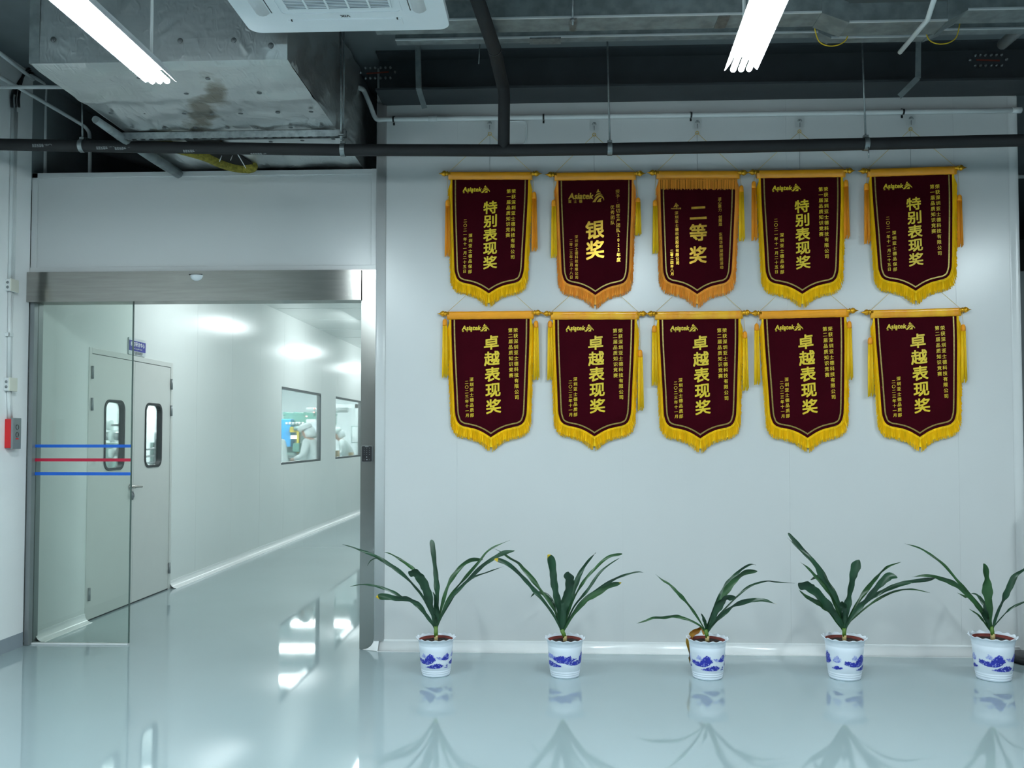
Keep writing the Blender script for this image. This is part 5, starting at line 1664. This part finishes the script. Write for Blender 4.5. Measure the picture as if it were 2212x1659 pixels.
# things seen in the gap right of the banner wall
q0, q1 = at(1, 2190, 382, 8.9), at(1, 2260, 380, 8.9)
tubething('conduit', 'thin white conduit in the gap at the right edge', 'conduit', [q0, q1], 0.02, M_PVC)
q0, q1 = at(1, 2190, 319, 8.9), at(1, 2260, 317, 8.9)
tag(MB().box(q0.x, q1.x, 8.85, 8.9, q0.z - 0.015, q0.z + 0.015).build('ledge', M_WALL), 'pale ledge in the gap at the right edge above the conduit', 'ledge')
q = at(1, 2222, 534, 8.95)
tag(MB().lathe([(0, 0), (0.06, 0), (0.06, 0.1), (0, 0.1)], (q.x, 8.9, q.z - 0.05), 16).build('wall_speaker', M_BLK), 'small black round fitting on the far wall at the right edge', 'fitting')

# ------------------------------------------------------------------ behind the windows
def lamp_panel(x, y, sx, sy):
    o = MB().box(x - sx / 2, x + sx / 2, y - sy / 2, y + sy / 2, 2.80, 2.815)
    return o.build('ceiling_panel_light', M_LED)
for i, (x, y, nm) in enumerate(((-5.0, 11.2, 'behind the double door'), (-5.0, 13.4, 'nearest, behind the first corridor window'), (-5.0, 15.7, 'second, behind the first corridor window'), (-5.0, 18.0, 'third, behind the corridor windows'), (-5.2, 20.4, 'farthest, behind the corridor windows'))):
    tag(lamp_panel(x, y, 1.3, 0.3), f'lit ceiling panel of the workrooms, {nm}', 'lamp', 'workroom ceiling lights')

# roller machine behind the double door
mz = thing('roller_machine', (-5.1, 10.3, 0), 'white roller machine seen through the left door window', 'machine')
MB().box(-5.9, -4.95, 10.2, 10.9, 0.0, 1.02).build('cabinet', M_MWHT, mz, bevel=0.01)
for z, r, rl in ((1.57, 0.015, 0.06), (1.44, 0.05, 0.075), (1.24, 0.035, 0.07)):
    xc = at(1, 238 if z > 1.5 else 246, 940, 10.4).x
    rr_ = MB().tube([(xc - 0.5, 10.4, z), (xc + 0.3, 10.4, z)], r, 16)
    rr_.build('shaft', M_GREY, mz)
    MB().tube([(xc - 0.03, 10.4, z), (xc + 0.02, 10.4, z)], rl, 20).build('flange', M_MWHT, mz)
MB().box(-5.32, -5.10, 10.35, 10.6, 1.02, 1.36).build('motor', M_MTEAL, mz, bevel=0.02)
MB().box(-5.55, -5.49, 10.35, 10.45, 1.02, 1.7).build('upright', M_MWHT, mz)
MB().tube([(-5.15, 10.3, 1.02), (-5.02, 10.3, 1.30), (-5.0, 10.3, 1.02)], 0.012, 8).build('bracket', M_GREY, mz)
m2 = thing('bench_machine', (-4.85, 11.2, 0), 'small white machine seen through the right door window', 'machine')
MB().box(-5.3, -4.4, 11.0, 11.5, 0.0, 1.0).build('cabinet', M_MWHT, m2, bevel=0.01)
xq = at(1, 331, 960, 11.1).x
MB().box(xq - 0.02, xq + 0.02, 11.06, 11.12, 1.0, 1.36).build('column', M_MTEAL, m2)
MB().box(xq + 0.03, xq + 0.10, 11.06, 11.2, 1.12, 1.50).build('head', M_GREY, m2, bevel=0.01)
MB().tube([(xq + 0.06, 11.1, 1.40), (xq + 0.06, 11.1, 1.52)], 0.045, 16).build('drum', M_MWHT, m2)
MB().box(xq - 0.09, xq + 0.10, 11.04, 11.2, 1.0, 1.06).build('table', M_MTEAL, m2)
for k, zz in enumerate((1.10, 1.18, 1.27)):
    MB().tube([(xq - 0.08, 11.05, zz), (xq + 0.06, 11.05, zz + 0.02)], 0.012, 8).build('roller', M_GREY, m2)

# coloured press behind the first corridor window
YM = 16.3
def xm(px_): return at(1, px_, 950, YM).x
def zm(py_): return at(1, 650, py_, YM).z
pr = thing('printing_press', (xm(645), YM, 0), 'green, blue and yellow press seen through the nearer corridor window', 'machine')
MB().box(xm(600), xm(700), YM + 0.35, YM + 0.8, 0, zm(912)).build('back_frame', M_MTEAL, pr)
tr = MB()
for i in range(14):
    x = xm(604) + (xm(700) - xm(604)) * i / 13
    tr.tube([(x, YM + 0.3, zm(893) - 0.01 * (i % 3)), (x, YM + 0.9, zm(893))], 0.035, 8)
tr.box(xm(602), xm(702), YM + 0.3, YM + 0.9, zm(918), zm(895))
tr.build('top_rack', M_MGRN, pr)
MB().box(xm(606), xm(628), YM, YM + 0.25, zm(965), zm(905)).build('blue_panel', M_MBLUE, pr, bevel=0.01)
MB().box(xm(684), xm(694), YM + 0.1, YM + 0.3, zm(938), zm(912)).build('blue_box', M_MBLUE, pr)
MB().box(xm(645), xm(649), YM - 0.1, YM, zm(985), zm(925)).build('yellow_post', M_MYEL, pr)
MB().box(xm(628), xm(646), YM - 0.05, YM + 0.15, zm(934), zm(922)).build('yellow_guard', M_MYEL, pr)
MB().box(xm(630), xm(646), YM - 0.05, YM + 0.05, zm(948), zm(940)).build('work_light', emat('work_light', (1, 0.98, 0.6), 3), pr)
MB().lathe([(0, 0), (0.11, 0), (0.12, 0.06), (0.06, 0.10), (0.06, 0.16), (0, 0.16)], (xm(648), YM, zm(930)), 18).build('print_head', M_MTEAL, pr)
for i in range(6):
    MB().lathe([(0, 0), (0.022, 0), (0.022, 0.05), (0, 0.05)], (xm(622) + 0.06 * i, YM - 0.08, zm(918)), 10).build('nozzle', M_MWHT, pr)
MB().box(xm(638), xm(652), YM - 0.15, YM + 0.05, zm(976), zm(957)).build('green_box', M_MGRN, pr, bevel=0.008)
MB().box(xm(618), xm(700), YM - 0.1, YM + 0.5, zm(1012), zm(978)).build('base_cabinet', M_MTEAL, pr)
for i in range(5):
    MB().tube([(xm(620), YM - 0.12, zm(984 + 5 * i)), (xm(700), YM - 0.12, zm(984 + 5 * i))], 0.008, 6).build('rail', M_GREY, pr)
MB().box(xm(655), xm(684), YM + 0.2, YM + 0.35, zm(935), zm(905)).build('screen_panel', M_MWHT, pr)
for px_, py_ in ((676, 884), (675, 892), (659, 901), (612, 914)):
    MB().lathe([(0, 0), (0.016, 0.005), (0.016, 0.025), (0, 0.03)], (xm(px_), YM + 0.1, zm(py_)), 10).build('red_indicator', M_REDLED, pr)
MB().tube([(xm(676), YM + 0.12, zm(900)), (xm(676), YM + 0.12, zm(880))], 0.008, 8).build('indicator_pole', M_GREY, pr)
tubething('overhead_pipe', 'pale pipe hanging above the press behind the nearer window', 'pipe', [(xm(624), YM + 1.2, at(1, 624, 886, YM + 1.2).z), (xm(720), YM + 1.2, at(1, 720, 886, YM + 1.2).z)], 0.05, M_MWHT)
# frame with a hanging arm behind the second window
fr_ = thing('gantry_frame', (at(1, 772, 900, 19).x, 19.2, 0), 'pale machine frame with a screen behind the farther window', 'machine')
gx = at(1, 772, 900, 19.2).x
MB().box(gx - 0.05, gx + 0.06, 19.2, 19.3, 0, at(1, 772, 873, 19.2).z).build('upright', M_MWHT, fr_)
MB().box(gx - 0.5, gx + 0.06, 19.2, 19.3, at(1, 772, 882, 19.2).z, at(1, 772, 873, 19.2).z).build('crossbar', M_MWHT, fr_)
MB().box(gx - 0.06, gx + 0.1, 18.9, 18.95, at(1, 772, 957, 19).z, at(1, 772, 920, 19).z).build('screen', M_MTEAL, fr_)
MB().box(gx - 0.04, gx + 0.1, 18.88, 18.9, at(1, 772, 955, 19).z, at(1, 772, 922, 19).z).build('screen_face', M_MWHT, fr_)
YT = 17.7
tb = thing('work_table', (at(1, 755, 1000, YT).x, YT, 0), 'white work table with boxes behind the farther window', 'table')
tz = at(1, 750, 987, YT).z
MB().box(at(1, 715, 980, YT).x, -3.72, YT - 0.3, YT + 0.3, tz - 0.04, tz).build('table_top', M_MWHT, tb)
for s_ in (0.1, 0.9):
    x = at(1, 715, 980, YT).x + s_ * 0.42
    MB().box(x - 0.02, x + 0.02, YT - 0.25, YT - 0.21, 0, tz - 0.04).build('leg', M_GREY, tb)
for x0_, x1_, y0_, y1_, nm in ((728, 737, 989, 975, 'left cardboard box on the table behind the farther window'), (760, 767, 986, 976, 'right cardboard box on the table behind the farther window')):
    q0, q1 = at(1, x0_, y0_, YT), at(1, x1_, y1_, YT)
    tag(MB().box(q0.x, q1.x, YT - 0.28, YT - 0.12, tz, tz + (q1.z - q0.z)).build('cardboard_box', M_CARD), nm, 'box', 'boxes on the work table')

# ---- workers in white suits
def skin_obj(name, verts, edges, radii, m, parent, root=0, sub=2):
    me = bpy.data.meshes.new(name)
    me.from_pydata(verts, edges, [])
    o = bpy.data.objects.new(name, me)
    C.objects.link(o)
    sk = o.modifiers.new('skin', 'SKIN')
    sk.use_smooth_shade = True
    for i, r_ in enumerate(radii):
        me.skin_vertices[0].data[i].radius = (r_, r_) if not isinstance(r_, tuple) else r_
        me.skin_vertices[0].data[i].use_root = (i == root)
    sb = o.modifiers.new('sub', 'SUBSURF')
    sb.levels = sb.render_levels = sub
    dg = bpy.context.evaluated_depsgraph_get()
    nm = bpy.data.meshes.new_from_object(o.evaluated_get(dg))
    nm.name = name
    bpy.data.objects.remove(o)
    nm.materials.clear(); nm.materials.append(m)
    for p_ in nm.polygons: p_.use_smooth = True
    q_ = bpy.data.objects.new(name, nm)
    C.objects.link(q_)
    q_.parent = parent
    return q_
def worker(x, y, face, lean, label):
    """standing figure of 1.66 m facing local +x, bent forward by lean"""
    o = thing('person', (x, y, 0), label, 'person', 'workers behind the corridor windows')
    o.rotation_euler = (0, 0, face)
    def bend(p_):
        X, Y, Z = p_
        if Z > 0.92:
            h = Z - 0.92
            return (X + h * math.sin(lean), Y, 0.92 + h * math.cos(lean))
        return p_
    J = {'pel': (0, 0, 0.92), 'sp': (0, 0, 1.10), 'ch': (0, 0, 1.28), 'nk': (0.01, 0, 1.42), 'hd': (0.03, 0, 1.50), 'top': (0.04, 0, 1.61),
         'shl': (0, 0.17, 1.36), 'ell': (0.10, 0.23, 1.12), 'wrl': (0.30, 0.15, 1.06), 'hal': (0.38, 0.12, 1.05),
         'shr': (0, -0.17, 1.36), 'elr': (0.10, -0.23, 1.12), 'wrr': (0.30, -0.15, 1.06), 'har': (0.38, -0.12, 1.05),
         'hpl': (0, 0.09, 0.86), 'knl': (0.01, 0.10, 0.48), 'anl': (-0.02, 0.10, 0.09), 'tol': (0.14, 0.11, 0.04),
         'hpr': (0, -0.09, 0.86), 'knr': (0.01, -0.10, 0.48), 'anr': (-0.02, -0.10, 0.09), 'tor': (0.14, -0.11, 0.04)}
    names = list(J)
    vs = [bend(J[k]) for k in names]
    E_ = [('pel', 'sp'), ('sp', 'ch'), ('ch', 'nk'), ('nk', 'hd'), ('hd', 'top'), ('ch', 'shl'), ('shl', 'ell'), ('ell', 'wrl'), ('wrl', 'hal'), ('ch', 'shr'), ('shr', 'elr'), ('elr', 'wrr'), ('wrr', 'har'), ('pel', 'hpl'), ('hpl', 'knl'), ('knl', 'anl'), ('anl', 'tol'), ('pel', 'hpr'), ('hpr', 'knr'), ('knr', 'anr'), ('anr', 'tor')]
    ed = [(names.index(a), names.index(b)) for a, b in E_]
    rad = {'pel': 0.13, 'sp': 0.115, 'ch': 0.135, 'nk': 0.052, 'hd': 0.088, 'top': 0.075, 'shl': 0.06, 'shr': 0.06, 'ell': 0.042, 'elr': 0.042, 'wrl': 0.028, 'wrr': 0.028, 'hal': 0.03, 'har': 0.03,
           'hpl': 0.085, 'hpr': 0.085, 'knl': 0.055, 'knr': 0.055, 'anl': 0.038, 'anr': 0.038, 'tol': 0.03, 'tor': 0.03}
    body = skin_obj('body', vs, ed, [rad[k] for k in names], M_SKIN, o)
    sub_ = [k for k in names if k not in ('nk', 'hd', 'top', 'hal', 'har', 'tol', 'tor')]
    vs2 = [bend(J[k]) for k in sub_]
    ed2 = [(sub_.index(a), sub_.index(b)) for a, b in E_ if a in sub_ and b in sub_]
    skin_obj('clean_suit', vs2, ed2, [rad[k] * 1.14 + 0.012 for k in sub_], M_COAT, o)
    hd = Vector(bend((0.035, 0, 1.565)))
    rt = Matrix.Rotation(lean * 1.15, 3, 'Y')
    cp = MB().lathe([(0.112, 0.0), (0.118, 0.02), (0.125, 0.05), (0.105, 0.085), (0.06, 0.105), (0, 0.11)], hd, 20, mtx=rt)
    cp.lathe([(0.075, -0.15), (0.092, -0.10), (0.096, 0.0), (0.085, 0.0), (0.065, -0.15)], hd + rt @ Vector((-0.055, 0, 0)), 18, mtx=rt)
    c_ = cp.mesh('hood_cap', M_COAT); co = bpy.data.objects.new('hood_cap', c_); C.objects.link(co); co.parent = o
    mk = MB()
    for yy in (-0.032, 0.032):
        mk.lathe([(0, 0.005), (0.009, 0.003), (0.011, 0), (0, -0.002)], hd + rt @ Vector((0.094, yy, -0.035)), 8, mtx=rt @ Matrix.Rotation(R(90), 3, 'Y'))
    e_ = mk.mesh('eyes', M_BLK); eo = bpy.data.objects.new('eyes', e_); C.objects.link(eo); eo.parent = o
    ns = MB().lathe([(0, 0.022), (0.008, 0.014), (0.013, 0), (0, -0.004)], hd + rt @ Vector((0.098, 0, -0.065)), 8, mtx=rt @ Matrix.Rotation(R(90), 3, 'Y'))
    n_ = ns.mesh('nose', M_SKIN); no = bpy.data.objects.new('nose', n_); C.objects.link(no); no.parent = o
    return o
pw = at(1, 761, 940, 18.4)
worker(pw.x, 18.4, R(195), R(26), 'worker in white suit and cap bending over the table, seen through the farther window')
pw = at(1, 607, 960, 14.4)
worker(pw.x, 14.4, R(150), R(20), 'worker in white at the lower left of the nearer corridor window')
worker(-3.87, 14.9, R(172), R(16), 'worker in white reaching toward the press at the right of the nearer window')
